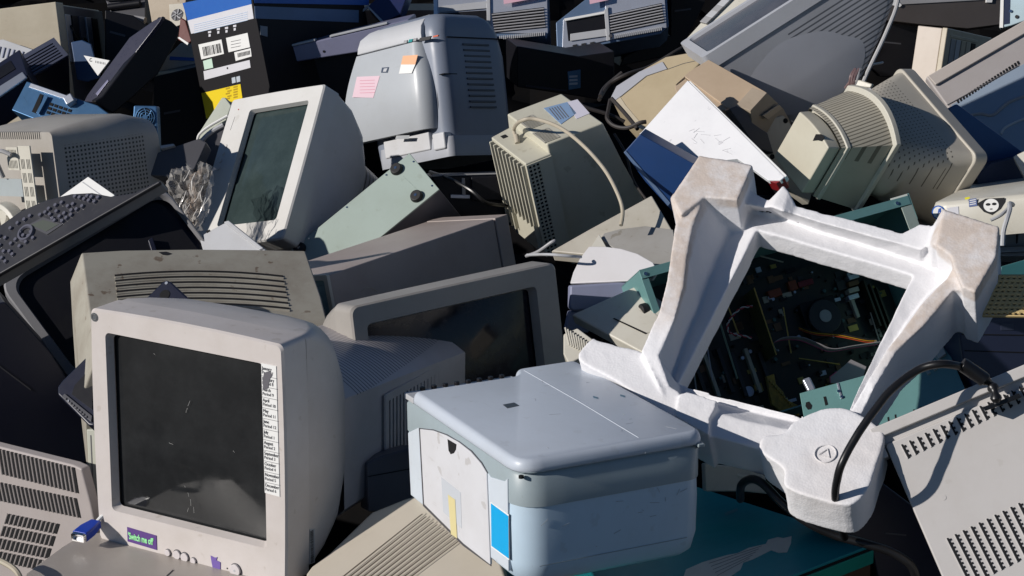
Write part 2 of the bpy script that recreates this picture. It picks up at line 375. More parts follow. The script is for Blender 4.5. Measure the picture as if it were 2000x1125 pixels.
# ---------------------------------------------------------------- ground and rubble
def ground():
    g = G().grid(lambda a, b: (-60+120*a, -20+140*b, 0.0), 8, 8)
    o = finish('ground', g, plastic('dark_soil', (.03,.027,.024), rough=.9, dirt=.6, bump=.5)); tag(o, None, None, kind='structure')
    def h(a, b):
        x = -3.2+6.4*a; y = 1.6+8.4*b
        z = .50+.15*noise.noise(Vector((x*2.2, y*2.2, 1)))+.10*noise.noise(Vector((x*6, y*6, 4)))+.02*(y-3)
        e = min(a, 1-a, b, 1-b)*8
        return (x, y, z*min(1, e)-.05*(e < 1))
    o = finish('rubble', G().grid(h, 110, 130), plastic('rubble_shade', (.004,.004,.0045), rough=.9, dirt=.7, dcol=(.007,.006,.005), bump=.6, spec=.05), smooth_ang=20)  # near-black colour stands in for the shade in the gaps
    tag(o, 'near-black scrap standing for the shade in the gaps under the heap', 'rubble', kind='stuff')
ground()

# ---------------------------------------------------------------- cathode ray monitors
def bezel(T, W, H, D, op, rec, mat, zb=0.0, r=.012, rin=.012, inset=.012, bow=0.0, bevel=.003, name='bezel', glass=None, bulge=.012, yb=0.0):
    """ring with opening op=(x0,x1,z0,z1), recess depth rec; returns the part; glass patch behind"""
    x0, x1, z0, z1 = op
    R = [rr(W/2, H/2+zb/2, W/2, H/2-zb/2, r, D, bow=bow), rr(W/2, H/2+zb/2, W/2, H/2-zb/2, r, .004, bow=bow), rr(W/2, H/2+zb/2, W/2-.003, H/2-zb/2-.003, r, 0, bow=bow)]
    cx, cz, hw, hh = (x0+x1)/2, (z0+z1)/2, (x1-x0)/2, (z1-z0)/2
    R.append(rr(cx, cz, hw, hh, rin, 0)); 
    R.append(rr(cx, cz, hw-inset, hh-inset, rin, rec))
    n = min(len(q) for q in R); N = 48
    def resample(q):
        # by angle, so that all rings have matching points
        c = Vector((sum(p.x for p in q)/len(q), 0, sum(p.z for p in q)/len(q)))
        return q
    same = all(len(q) == len(R[0]) for q in R)
    if not same:
        m = max(len(q) for q in R)
        R = [q if len(q) == m else (q+[q[-1]]*(m-len(q))) for q in R]
    o = T.part(name, G().rings(R, False, False), mat, bevel=0, smooth_ang=30)
    if glass:
        def fn(a, b):
            u, w = 2*a-1, 2*b-1
            return (cx+u*(hw-inset+.002), rec+.004-bulge*(1-u*u)*(1-w*w)-.0*u, cz+w*(hh-inset+.002))
        T.part('screen', G().grid(fn, 24, 20), glass, smooth_ang=180)
    return o
GLASS = screen_glass('tube_glass', (.016,.017,.018))
GLASSG = screen_glass('tube_glass_green', (.030,.045,.045), .10)

# front monitor -------------------------------------------------------------------
T = Thing('crt_monitor', 'large pale CRT monitor with dark screen and purple switch me off sticker', 'monitor', pose='fm', group='CRT monitors in the heap')
W, D, H = T.d
def fmz(u, v): return T.L(u, v, 1, 0)
a = fmz(205, 652); b_ = fmz(512, 707); c_ = fmz(519, 1076); d_ = fmz(219, 992)
op = ((a.x+d_.x)/2, (b_.x+c_.x)/2+.002, (c_.z+d_.z)/2, (a.z+b_.z)/2)
bezel(T, W, H, D, op, .014, WHITE, zb=-.012, inset=.006, rin=.009, r=.010, bow=.02, glass=GLASS, bulge=.010)
cx = W/2
sh = [rr(W/2, H/2, W/2-.0015, H/2-.0015, .011, D+.0035, bow=.012), rr(W/2, H/2, W/2-.001, H/2-.001, .014, D+.02), rr(W/2, H/2, W/2-.004, H/2-.005, .032, .12),
      rr(W/2, H/2, W/2-.009, H/2-.012, .065, .165), rr(W/2, H/2-.002, W/2-.022, H/2-.022, .12, .205), rr(W/2, H/2-.006, W/2-.045, H/2-.045, .13, .235), rr(W/2, H/2-.01, W/2-.08, H/2-.08, .11, .25)]
m = max(len(q) for q in sh); sh = [q+[q[-1]]*(m-len(q)) for q in sh]
SHELL = plastic('front_monitor_shell', (.30,.285,.30), dirt=.25, rough=.5)
shell = T.part('shell', G().rings(sh, False, True), WHITE, smooth_ang=50)
seam = T.part('seam', G().rings([rr(W/2, H/2, W/2-.004, H/2-.004, .009, D-.001), rr(W/2, H/2, W/2-.004, H/2-.004, .009, D+.005)], False, False), HOLE)
def tailring(y, hw, zb, zs, arch, cx=W/2, n=18):
    P = []
    for i in range(n+1):
        t = -1+2*i/n
        P.append(Vector((cx+hw*t, y, zs+arch*(1-abs(t)**2.4))))
    P += [Vector((cx+hw, y, zb+.02)), Vector((cx+hw-.02, y, zb)), Vector((cx-hw+.02, y, zb)), Vector((cx-hw, y, zb+.02))]
    return P
TAILM = plastic('vented_tail', (.56,.52,.52), dirt=.3, hole=(.13,.125,.14), hdepth=1.0, vents=[
    {'y': (.25,.60,.0095,.30), 'z': (.243,.5)}, ])
SIDE = []
tail = T.part('tail', G().rings([tailring(.21,.168,.03,.248,.052), tailring(.40,.162,.035,.236,.045), tailring(.625,.156,.04,.220,.040), tailring(.636,.150,.045,.214,.036)], False, True), TAILM, smooth_ang=40)
# side vent: real slots in a plate on the right wall of the tail
xw = lambda y: W/2+.162-(y-.40)*.062
g = G(); cells = []
for i in range(19):
    y0 = .012+i*.0125
    cells.append((y0, y0+.0055, .015, .145))
    if i < 19: cells.append((y0, y0+.0055, -.0, .0) if False else (y0, y0+.0055, .16, .163))
cells = [(c[0], c[1], .012+.0*i, .122) for i, c in enumerate(cells[::2])]
ey = Vector((-.062, 1, 0)).normalized()
perf(g, (xw(.335)+.0006, .335, .085), ey, (0,0,1), ey.cross(Vector((0,0,1))), .250, .136, cells, .004)
T.part('side_vent', g, TAILM, parent=tail)
T.part('vent_cavity', G().add([(xw(.337)+.0009,.337,.087),(xw(.58)+.0009,.58,.087),(xw(.58)+.0009,.58,.218),(xw(.337)+.0009,.337,.218)], [(0,1,2,3)]), HOLE, parent=tail)
for k, (u, v, u2, v2) in enumerate(((371,783,367,793),(366,797,363,806),(360,948,362,952),(367,962,369,970),(372,975,373,988),(368,992,366,1000),(385,1028,381,1032),(378,990,379,1002),(300,690,303,693),(455,880,458,884),(330,865,338,868))):
    a_, c2_ = T.L(u, v, 1, .006), T.L(u2, v2, 1, .006)
    T.part('glass_scratch', G().tube([a_, c2_], .00022, 4), flat('scratch_white',(.5,.5,.48),.5) if k == 0 else bpy.data.materials['scratch_white'])
# details on the bezel
PURPLE = flat('purple_sticker', (.09,.035,.20), .45); GREENT = flat('green_lettering', (.35,.85,.40), .6)
def decal(T, name, pts, mat, ax=1, val=0.0, t=.0012, parent=None, out=-1, label=None):
    P = [T.L(u, v, ax, val) for u, v in pts]; vec = [0,0,0]; vec[ax] = out*t
    P2 = [p+Vector(vec) for p in P]
    return T.part(name, G().rings([P, P2]), mat, parent=parent, label=label)
st = decal(T, 'sticker', [(249,1029),(306,1046),(307,1074),(250,1057)], PURPLE)
p = fmz(252, 1055); text(T, "'Switch me off'", (p.x+.0, -.0016, p.z+.0035), (1,0,.0), (0,-1,0), .0165, GREENT, parent=st, bold=.0004, sx=.56)
cs = decal(T, 'calendar_strip', [(511,709),(540,715),(547,970),(518,962)], PAPER)
mons = ['January','February','March','April','May','June','July','August','September','October','November','December']
per = [7,8,9,10,11,12,1,2,3,4,5,6]
LINE = flat('grey_print', (.12,.12,.13), .7)
for i, (mn, pr) in enumerate(zip(mons, per)):
    f0 = i/12; u0 = 512.5+7*f0; v0 = 713+ (962-713)*f0
    q = fmz(u0, v0+8); text(T, mn, (q.x, -.0014, q.z), (1,0,0), (0,-1,0), .0080, flat('month_ink', (.07,.07,.08), .6) if i == 0 else bpy.data.materials['month_ink'], parent=cs, sx=.80)
    q2 = fmz(u0, v0+16); text(T, 'Period %d' % pr, (q2.x, -.0014, q2.z), (1,0,0), (0,-1,0), .0075, LINE, parent=cs, sx=.85)
    if i: 
        l0 = fmz(u0-1, v0-.5); l1 = fmz(u0+28, v0+5.5)
        T.part('rule', G().box(l0.x, l1.x, -.0017, -.0011, l0.z-.0003, l0.z+.0003), LINE, parent=cs)
tear = decal(T, 'torn_patch', [(516,728),(527,724),(532,733),(527,740),(524,758),(515,762),(513,745)], flat('sticker_residue', (.12,.115,.13), .7), val=-.0014, t=.0006)
BTN = plastic('button_plastic', (.60,.56,.56), dirt=.15)
for (u, v, r) in ((329,1079,.0055),(347,1083,.0075),(362,1088,.0075),(379,1095,.0052)):
    c = fmz(u, v)
    T.part('button_recess', G().cyl((c.x,.0005,c.z), (0,-1,0), r*1.22, .001, 28), HOLE if False else DGREY)
    T.part('button', G().cyl((c.x,0,c.z), (0,-1,0), r*1.02, .004, 28), BTN, bevel=.0008)
c = fmz(461, 1113)
T.part('button_recess', G().cyl((c.x,.0005,c.z), (0,-1,0), .0118, .001, 32), DGREY)
pb = T.part('power_button', G().cyl((c.x,0,c.z), (0,-1,0), .0105, .005, 32), BTN, bevel=.001)
T.part('power_mark', G().cyl((c.x,-.005,c.z), (0,-1,0), .002, .0004, 12), LGREY, parent=pb)
c = fmz(444, 1110); T.part('indicator_hole', G().cyl((c.x,0,c.z), (0,-1,0), .0014, .0006, 12), INK)
decal(T, 'torn_sticker', [(412,1085),(420,1089),(425,1088),(423,1094),(431,1098),(431,1112),(425,1115),(417,1112),(414,1098)], flat('lilac_sticker', (.16,.10,.36), .6))
c = fmz(183, 619); lg = T.part('badge', G().cyl((c.x+.002,0,c.z), (0,-1,0), .0075, .0008, 28), flat('badge_grey', (.10,.11,.12), .4))
T.part('badge_ring', G().rings([[Vector((c.x+.002+r*math.cos(t), y, c.z+r*math.sin(t))) for t in [2*math.pi*k/20 for k in range(20)]] for r, y in ((.0055,-.0008),(.0055,-.0013),(.0042,-.0013),(.0042,-.0008))], False, False), CHROME, parent=lg)
# bar code label on the side
def side(u, v): return T.L(u, v, 0, W)
q = side(607, 1032)
lb = decal(T, 'barcode_label', [(604,1034),(614,1032),(614,1098),(604,1102)], LGREY, ax=0, val=W, out=1)
k = 0; y = 0
z0 = side(609, 1098).z; z1 = side(609, 1036).z; ya = side(605, 1060).y; ybb = side(611, 1060).y
while z0 < z1:
    w = random.choice((.0008,.0012,.002)); k += 1
    T.part('bar', G().box(W+.001, W+.0017, ya, ybb, z0, z0+w), INK, parent=lb); z0 += w+random.choice((.001,.0016))

# all in one printer ----------------------------------------------------------------
T = Thing('multifunction_printer', 'white and grey-blue flatbed multifunction printer with small blue label, lying at bottom centre', 'printer', pose='aio')
W, D, H = T.d
AW = plastic('printer_white', (.58,.64,.70), rough=.4, dirt=.26, spots=.3, dcol=(.42,.43,.44))
AG = plastic('printer_grey_band', (.30,.36,.385), rough=.42, dirt=.2)
AL = plastic('printer_lid', (.50,.55,.62), rough=.4, dirt=.22, spots=.2, dcol=(.36,.38,.40))
def rrz(cx, cy, hw, hh, r, z, n=6):
    return [Vector((p.x, p.z, z)) for p in rr(cx, cy, hw, hh, r, 0, n)]
def eq(R):
    m = max(len(q) for q in R); return [q+[q[-1]]*(m-len(q)) for q in R]
zt = H-.030   # top of body under the lid
def zband(p):   # lower edge of the grey band on the front face: arched
    return 0
body = T.part('body', G().rings(eq([rrz(W/2, D/2, W/2-.018, D/2-.018, (.02,.01,.01,.03), -.006), rrz(W/2, D/2, W/2-.006, D/2-.006, (.03,.014,.014,.042), .004), rrz(W/2, D/2, W/2-.001, D/2-.001, (.03,.016,.016,.045), .03), rrz(W/2, D/2, W/2, D/2, (.03,.016,.016,.045), .09), rrz(W/2, D/2, W/2-.001, D/2-.001, (.03,.016,.016,.045), H-.075)])), plastic('printer_body_shade_blue', (.49,.62,.73), rough=.4, dirt=.22, spots=.25, dcol=(.36,.42,.46)), smooth_ang=50)  # white body tinted blue for the shade on its side
# grey band ring sits on the body, dipping over the front face
def bandring(off):
    R0 = rrz(W/2, D/2, W/2+off, D/2+off, .038, 0, 6)
    return R0
top = eq([rrz(W/2, D/2, W/2-.006, D/2-.006, (.03,.014,.014,.042), H-.020), rrz(W/2, D/2, W/2+.0008, D/2+.0008, (.03,.016,.016,.045), H-.028), rrz(W/2, D/2, W/2+.0008, D/2+.0008, (.03,.016,.016,.045), H-.0745)])
band = T.part('band', G().rings(top), AG, smooth_ang=50)
# front: the band widens to both ends, and the white panel rises in an arch in the middle
def fq(u, v, val=-.0022): return T.L(u, v, 1, val)
fp = [(806,974),(800,835),(812,832),(826,836),(860,838),(890,850),(920,872),(942,900),(950,925),(1012,950),(1012,1150),(985,1120)]
arch = [fq(u, v) for u, v in [(792,842),(815,836),(840,838),(865,846),(890,858),(915,876),(936,898),(948,918),(958,932),(985,940),(1000,941)]]
lowz = .012
P = [Vector((.022,-.0022,.012))]+arch+[Vector((W-.030,-.0022,arch[-1].z)), Vector((W-.030,-.0022,.012))]
P = [Vector((min(max(p.x, .016), W-.040), p.y, p.z)) for p in P]
T.part('front_panel', G().prism(P, (0,.006,0)), AW, bevel=.0012)
door = [(820,838),(845,841),(870,850),(895,864),(918,882),(938,905),(950,925),(957,1103),(905,1062),(828,985)]
dm = T.part('tray_door', G().prism([T.L(u, v, 1, -.0045) for u, v in door], (0,.004,0)), plastic('door_white', (.63,.635,.66), dirt=.25, spots=.5, dcol=(.40,.38,.36)), bevel=.001)
T.part('door_gap', G().prism([T.L(u, v, 1, -.0027) for u, v in [(818,836),(846,839),(871,848),(896,862),(920,880),(940,903),(952,924),(959,1106),(904,1066),(826,988)]], (0,.001,0)), DGREY)
T.part('finger_notch', G().prism([T.L(u, v, 1, -.0052) for u, v in [(874,858),(891,868),(890,878),(886,885),(880,887),(876,880)]], (0,.001,0)), HOLE, parent=dm)
decal(T, 'label', [(958,980),(994,1005),(995,1094),(959,1068)], PAPER, val=-.0024, t=.0004)
decal(T, 'blue_label', [(959,983),(993,1008),(994,1091),(960,1066)], flat('cyan_print', (.0,.36,.72), .45), val=-.003, t=.0003)
decal(T, 'clear_tape', [(862,932),(900,962),(902,1032),(866,1000)], flat('tape', (.55,.58,.62), .25), val=-.0046, t=.0003)
decal(T, 'yellow_tape', [(875,966),(889,976),(893,1052),(881,1043)], flat('old_tape', (.66,.58,.30), .5), val=-.0052, t=.0003)
# lid: two plates with a seam, bulging edges
def lidring(x0, x1, y0, y1, r, z): return rrz((x0+x1)/2, (y0+y1)/2, (x1-x0)/2, (y1-y0)/2, r, z)
oL = roundpoly([(W+.0015,-.004),(W+.0015,D+.002),(.001,D+.002),(.001,D*.64),(.036,D*.64-.014),(.036,-.004)], [.042,.028,.018,.014,.012,.016])
def lz(k, z): return [p+Vector((0,0,z)) for p in inset(oL, k)]
lidp = T.part('scanner_lid', G().rings([lz(.002, H-.020), lz(.0, H-.017), lz(.0004, H-.012), lz(.0014, H-.0075), lz(.0030, H-.0042), lz(.0052, H-.0018), lz(.0075, H-.0005), lz(.0098, H+.0003)]), AL, smooth_ang=60)
T.part('lid_seam', G().tube([(.003, D*.665, H-.0065), (.022, D*.665, H+.0001), (W*.5, D*.672, H+.0001), (W-.020, D*.665, H+.0001), (W-.001, D*.665, H-.008), (W+.001, D*.665, H-.018)], .0009, 6), plastic('seam_pale',(.58,.62,.68),dirt=.1), parent=lidp)
T.part('lid_trim', G().rings(eq([lidring(.05,W,.0,D,.03,H-.0195), lidring(.05,W-.001,.0,D-.001,.03,H-.0145)])), AG)
cp = T.part('control_panel', G().box(.002,.040,-.002,D*.62,H-.022,H-.012), LGREY, bevel=.002)
for i in range(8):
    y = .03+i*.0205
    T.part('button', G().cyl((.006, y, H-.0125), (0,0,1), .0045, .006, 14), BLACK, parent=cp, bevel=.001)
    T.part('key_label', G().box(.013,.033, y-.006, y+.007, H-.0122, H-.0112), [PAPER, LGREY, LGREY][i % 3], parent=cp)
    T.part('key_symbol', G().box(.018,.022, y-.002, y+.003, H-.0118, H-.0106), INK, parent=cp)
    T.part('key_symbol', G().box(.025,.028, y-.003, y+.002, H-.0118, H-.0106), INK if i != 6 else flat('red_print', (.5,.03,.03), .6), parent=cp)
lg = [T.L(u, v, 2, H) for u, v in [(982,791),(1004,787),(1014,793),(991,798)]]
T.part('logo_plate', G().prism([p+Vector((0,0,.0008)) for p in lg], (0,0,-.0008)), flat('logo_dark', (.05,.055,.06), .3))
for u in (1163, 1216):
    q = T.L(u, 777 if u < 1200 else 774, 2, H)
    T.part('stain', G().rings([[Vector((q.x+math.cos(t)*.006+.002*math.cos(3*t), q.y+math.sin(t)*.0035, q.z+.0006+dz)) for t in [2*math.pi*k/16 for k in range(16)]] for dz in (0,.0003)]), flat('stain_ink', (.10,.19,.26), .6))
# lines: mould seams on the side
T.part('seam', G().box(W-.0, W+.0006, .03, D-.03, .028, .0288), AG)
for k in range(26):
    rn = random.Random(k); x, y, z = rn.uniform(.05,W-.03), rn.uniform(.03,D-.03), rn.uniform(.02,H-.04)
    a = rn.uniform(0, 6.28); l = rn.uniform(.004,.022)
    if k % 2: p0 = Vector((W+.0002, y, z*.6+.02)); p1 = p0+Vector((0, l*math.cos(a), l*.5*math.sin(a)))
    else: p0 = Vector((x, y, H+.0004)); p1 = p0+Vector((l*math.cos(a), l*math.sin(a), 0))
    T.part('scratch', G().tube([p0, (p0+p1)/2+Vector((0,.0006,0)), p1], .0003, 4), flat('scratch_grey',(.30,.32,.34),.6) if k == 0 else bpy.data.materials['scratch_grey'])
T.part('hinge_cap', G().box(W-.012,W+.004,D-.014,D-.002,H-.024,H-.018), AG, bevel=.002)
for p in ((W-.004,.006),(W-.004,D-.006)): T.part('screw_hole', G().cyl((p[0]-.006,p[1],H-.0275), (0,0,1), .004, .004, 12), HOLE)
# ---------------------------------------------------------------- left side of the heap
NUP = (-.25, -.5, .83); NCAM = (-.15, -.85, .5)
# monitor lying face down with long curved louvres
T = Thing('crt_monitor', 'scuffed grey-beige monitor casing with long curved louvres on top, behind the front monitor', 'monitor', pose='bm', group='CRT monitors in the heap')
W, D, H = T.d
P = [T.L(u, v, 2, H) for u, v in [(159,493),(240,488),(380,486),(500,487),(597,489),(628,580),(660,710),(420,705),(186,700)]]
c = sum(P, Vector())/len(P)
def sc(P, k, dz, dx=0): return [Vector((c.x+(p.x-c.x)*k+dx, c.y+(p.y-c.y)*k, p.z+dz)) for p in P]
DUSTY = plastic('dusty_beige', (.36,.34,.285), dirt=.55, rough=.6, spots=.8, dcol=(.17,.13,.095))
body = T.part('casing', G().rings([sc(P,.97,-.30,-.01), sc(P,1.0,-.18,-.012), sc(P,1.03,-.07,-.012), sc(P,1.0,0)]), DUSTY, bevel=.004)
for i in range(7):
    pts = []
    u0, u1 = 224+1.2*i, 553+2*i
    for k in range(13):
        t = k/12; pts.append(T.L(u0+(u1-u0)*t, 539+i*10.5-(1.5+.2*i)*0-9*(1-(2*t-1)**2)+1.5*t, 2, H))
    sl = T.part('louvre_slot', G().rings([[p+Vector((0,.0028,.0006)), p+Vector((0,.0028,.0014)), p+Vector((0,-.0022,.0014)), p+Vector((0,-.0022,.0006))] for p in pts]), HOLE)
    T.part('louvre', G().tube([p+Vector((0,-.006,-.0005)) for p in pts], .0032, 8), DUSTY)
fl = [T.L(u, v, 2, H) for u, v in [(310,493),(325,492),(336,496),(326,499),(318,498)]]
T.part('scuff', G().prism([p+Vector((0,0,.0008)) for p in fl], (0,0,-.0006)), INK)
sd = Sub(T, frame(152, 620, 4.17, camn(-.78,.25,.57), (160,560)))
for i in range(7):
    u = 151+i*3.2
    sd.part('side_rib', G().tube([sd.L(u, 575+i*6-12, 2, .004), sd.L(u+5, 600+i*14, 2, .006), sd.L(u+8, 690, 2, .004)], .0016, 6), CREAM)

# dark flat part between them
T = plate('dark_scanner_lid', 'navy-black flat plastic cover wedged behind the front monitor', 'cover', [(112,755),(122,742),(318,549),(326,546),(334,550),(388,600),(250,760),(182,832),(172,830),(112,770)], 3.92, (-.25,-.62,.74), NAVY, .03, part='cover', bevel=.004)
q = T.L(322,576,2,0); T.part('boss_hole', G().cyl((q.x,q.y,.0012), (0,0,-1), .010, .002, 20), HOLE)
q = T.L(325,553,2,0); T.part('screw', G().cyl((q.x,q.y,.0), (0,0,1), .003, .001, 12), STEEL)
T.trace('recess', [(146,752),(180,716),(180,800),(140,770)], BLACK, .0015, .001, bevel=0)
T.trace('rim', [(120,775),(126,768),(180,812),(178,824)], DGREY, .004, .004, bevel=.001)
for i in range(9): 
    q = T.L(131+i*5, 781+i*4.4, 2, 0); T.part('rim_tooth', G().box(q.x-.001,q.x+.001,q.y-.002,q.y+.002,.004,.006), STEEL if i == 1 else DGREY)

# big multifunction printer with keypad
T = Thing('fax_printer', 'black printer tipped up with grey rim, keypad and small display, at the left edge', 'printer', pose='mfp')
W, D, H = T.d
KB = plastic('keypad_panel', (.022,.022,.028), rough=.4, dirt=.4, dcol=(.07,.07,.07))
RIM = plastic('grey_rim', (.20,.20,.21), dirt=.3)
bezel(T, W, H+.0, .03, (.020, W-.005, .02, H-.022), .012, RIM, zb=-.06, r=.045, rin=.035, inset=.004)
T.part('body', G().rings(eq([rr(W/2,H/2-.03,W/2-.001,H/2+.029,.045,.031), rr(W/2-.02,H/2-.05,W/2-.05,H/2-.01,.045,.20)])), NAVY, smooth_ang=50)
T.part('inner_tray', G().rings([rr(W/2,H/2-.03,W/2-.022,H/2+.005,.03,.016), rr(W/2,H/2-.03,W/2-.022,H/2+.005,.03,.024)]), BLACK)
T.part('paper_guide', G().hex([(W-.16,.0,.02),(W-.148,.0,.02),(W-.148,.016,.02),(W-.16,.016,.02),(W-.10,.0,.2),(W-.088,.0,.2),(W-.088,.016,.2),(W-.10,.016,.2)]), NAVY, bevel=.002)
S = Sub(T, frame(90, 450, 4.22, (-.42,-.52,.74), (200,385)))
kp = S.trace('control_panel', [(-45,560),(-45,470),(0,440),(40,412),(90,390),(140,378),(180,376),(216,383),(262,376),(311,352),(312,356)], KB, 0, .010, bevel=.003)
S.trace('panel_rim', [(-45,562),(-45,470),(0,440),(40,412),(90,390),(140,378),(180,376),(216,383),(262,376),(312,351),(314,358)], RIM, -.0105, .030, bevel=.004)
def key(u, v, w=.0045, h=.0035, mat=None, hh=.0045):
    q = S.L(u, v, 2, 0); a = .0
    S.part('key', G().cyl((q.x, q.y, .0), (0,0,1), w, hh, 12, r2=w*.75), mat or NAVY, parent=kp)
S.trace('display_frame', [(54,440),(84,424),(122,438),(92,458)], DGREY, .0015, .0015, parent=kp, bevel=0)
S.trace('display', [(60,439),(84,429),(114,438),(90,452)], flat('lcd', (.09,.10,.085), .25), .0022, .001, parent=kp, bevel=0)
SHK = plastic('shiny_key', (.12,.12,.15), rough=.16, dirt=.1)
kk = [(148,385),(157,387),(166,390),(175,393),(186,395),(172,384),(180,386),(193,387),(134,404),(144,400),(151,410),(162,404),(141,412),
 (110,402),(122,397),(97,409),(80,421),(90,416),(99,420),(112,414),(104,428),(118,424),(127,418),(108,432),(123,433),(131,427),(140,421),(36,437),(49,430),(60,423),(22,447),
 (0,462),(12,466),(23,477),(32,469),(40,482),(52,474),(1,480),(9,492),(20,492),(26,498),(5,505),(41,455),(47,461),(57,462),(62,454),(66,466),(-10,476),(-12,495),(-5,515),(12,512)]
for u, v in kk: key(u, v, .0050, mat=SHK, hh=.005)
q = S.L(52,456,2,0); S.part('dial', G().rings([[Vector((q.x+r*math.cos(t),q.y+r*math.sin(t),z)) for t in [2*math.pi*k/24 for k in range(24)]] for r, z in ((.020,0),(.018,.006),(.014,.006),(.012,.002))], False, False), SHK, parent=kp)

# white corner of a box behind the keypad
T = plate('white_box', 'plain white cardboard corner sticking up between keypad printer and perforated monitor', 'box', [(98,398),(172,345),(224,381),(150,430)], 4.55, (-.35,-.5,.79), PAPER, .05, part='carton', bevel=.001)
T.trace('crease', [(160,356),(162,355),(212,390),(210,391)], LGREY, .0006, .0006, bevel=0)

# rear of a perforated monitor, far left
T = Thing('crt_monitor', 'beige monitor seen from behind with shaded perforated side and slotted back, far left', 'monitor', pose='lcrt', group='CRT monitors in the heap')
W, D, H = T.d
PERF = plastic('perforated_beige', (.40,.375,.34), dirt=.35, vents=[{'x':(W+.006,1), 'y':(.065,.275,.0095,.5), 'z':(.135,.272,.0095,.5)},
        {'z':(H-.012,1), 'x':(-.05,W-.03,.0085,.45), 'y':(.015,.05)}])
def box4(x0,x1,z0,z1,y,r): return rr((x0+x1)/2,(z0+z1)/2,(x1-x0)/2,(z1-z0)/2,r,y)
T.part('casing', G().rings(eq([box4(-.06,W+.012,-.05,H+.004,.045,.012), box4(-.07,W+.020,-.05,H+.010,.07,.03), box4(-.08,W+.030,-.06,H+.020,.16,.05), box4(-.09,W+.036,-.06,H+.020,.25,.05), box4(-.09,W+.026,-.06,H+.0,.32,.05)])), PERF, smooth_ang=50)
rb = T.part('rear_cover', G().box(-.06,W,-.05,H,.0,.06), CREAM, bevel=.004)
g = G(); cells = []
for i in range(9):
    for j in range(2):
        for k in range(3):
            x = .006+j*.022+k*.0055; z = .02+i*.031
            cells.append((x, x+.003, z, z+.022))
perf(g, (W-.055,-.0005,-.04), (1,0,0), (0,0,1), (0,-1,0), .048, .32, cells, .003); T.part('slotted_panel', g, CREAM, parent=rb)
T.part('vent_cavity', G().box(W-.053,W-.009,-.0012,.0,-.03,.27), HOLE, parent=rb)
g = G(); cells = []
for k in range(7):
    for j in range(2): cells.append((.004+k*.0055, .0067+k*.0055, .004+j*.024, .022+j*.024))
perf(g, (W-.105,-.0005,.225), (1,0,0), (0,0,1), (0,-1,0), .046, .052, cells, .003); T.part('slotted_panel', g, CREAM, parent=rb)
T.part('vent_cavity', G().box(W-.102,W-.062,-.0012,0,.228,.273), HOLE, parent=rb)
T.part('socket_plate', G().box(W-.16,W-.06,-.002,.0,.165,.205), plastic('grey_label',(.36,.40,.41)), parent=rb)
T.part('cable', G().tube(smooth([(W-.12,-.01,.21),(W-.11,-.03,.26),(W-.085,-.03,.272),(W-.06,-.02,.262)],5), .005), GREY)
sb = T.part('swivel_base', G().rings([[Vector((W-.135+r*math.cos(t), y, .065+r*math.sin(t))) for t in [2*math.pi*k/36 for k in range(36)]] for r, y in ((.088,.0),(.088,-.03),(.078,-.034),(.072,-.022))]), CREAM, bevel=.002)
for k in range(8):
    a = k*math.pi/4+.2; x, z = math.cos(a), math.sin(a)
    T.part('spoke', G().tube([(W-.135+x*.012,-.026,.065+z*.012),(W-.135+x*.07,-.026,.065+z*.07)], .005, 6), BEIGE, parent=sb)
T.part('hub', G().cyl((W-.135,-.02,.065),(0,-1,0),.014,.016,20), BEIGE, parent=sb)
T.part('latch', G().box(W-.125,W-.095,-.04,-.02,.045,.075), BEIGE, parent=sb, bevel=.003)

# open beige computer, top left corner
T = Thing('computer_case', 'plain beige desktop computer with open dark side, top left corner', 'computer', pose='topc', group='computer cases in the heap')
W, D, H = T.d
T.part('cover', G().box(0,W,-.0,.06,0,H), YBEIGE, bevel=.003)
T.part('cover', G().box(0,W-.02,.06,D,0,H), YBEIGE, bevel=.003)
T.part('chassis', G().box(W-.02,W-.012,.06,D,.0,H-.005), DGREY, bevel=.001)
for i in range(5):
    T.part('drive_bay', G().box(W-.012,W-.002,.07+.06*i,.115+.06*i,H-.16-.03*(i%2),H-.03), [STEEL,BLACK,DGREY][i%3], bevel=.001)
T.part('wire', G().tube(smooth([(W,.1,H-.06),(W+.01,.15,H-.12),(W,.2,H-.09),(W+.01,.27,H-.15),(W,.33,H-.22)],5), .003, 6), RUBBER)

# ribbed dark tower
T = Thing('tower_computer', 'dark blue tower computer with row of ribs on its end', 'computer', pose='rib', group='computer cases in the heap')
W, D, H = T.d
T.part('case', G().box(0,W,0,D,-.15,H), NAVY, bevel=.004)
g = G(); cells = [(.012+i*.0085, .016+i*.0085, .014, D-.016) for i in range(6)]
perf(g, (0.002,.002,H+.0005), (1,0,0), (0,1,0), (0,0,1), W-.004, D-.004, cells, .004); T.part('ribbed_grille', g, plastic('grille_blue', (.10,.11,.16), rough=.35))
T.part('grille_cavity', G().box(.008,W-.008,.01,D-.012,H,H+.001), HOLE)
# dark desktop at the left edge
T = plate('desktop_computer', 'thin dark desktop computer with polished metal edge, cut by the left edge', 'computer', [(-60,160),(38,96),(54,146),(-60,222)], 5.5, (-.3,-.4,.86), NAVY, .09, part='case', group='computer cases in the heap')
T.trace('metal_edge', [(-40,192),(44,139),(52,150),(-40,214)], STEEL, .004, .008)
T.trace('bay', [(-30,150),(20,118),(30,134),(-30,172)], BLACK, .002, .002, bevel=0)
T = plate('keyboard', 'light grey striped keyboard edge above the dark desktop at left', 'keyboard', [(-40,82),(6,76),(70,98),(30,120),(-40,124)], 5.75, (-.3,-.6,.74), LGREY, .02, part='base')
for i in range(9): T.trace('key_row', [(-20+i*9,86+i*2),(-17+i*9,86+i*2),(-22+i*9,112),(-25+i*9,112)], BLUEGREY, .004, .004, bevel=.001)
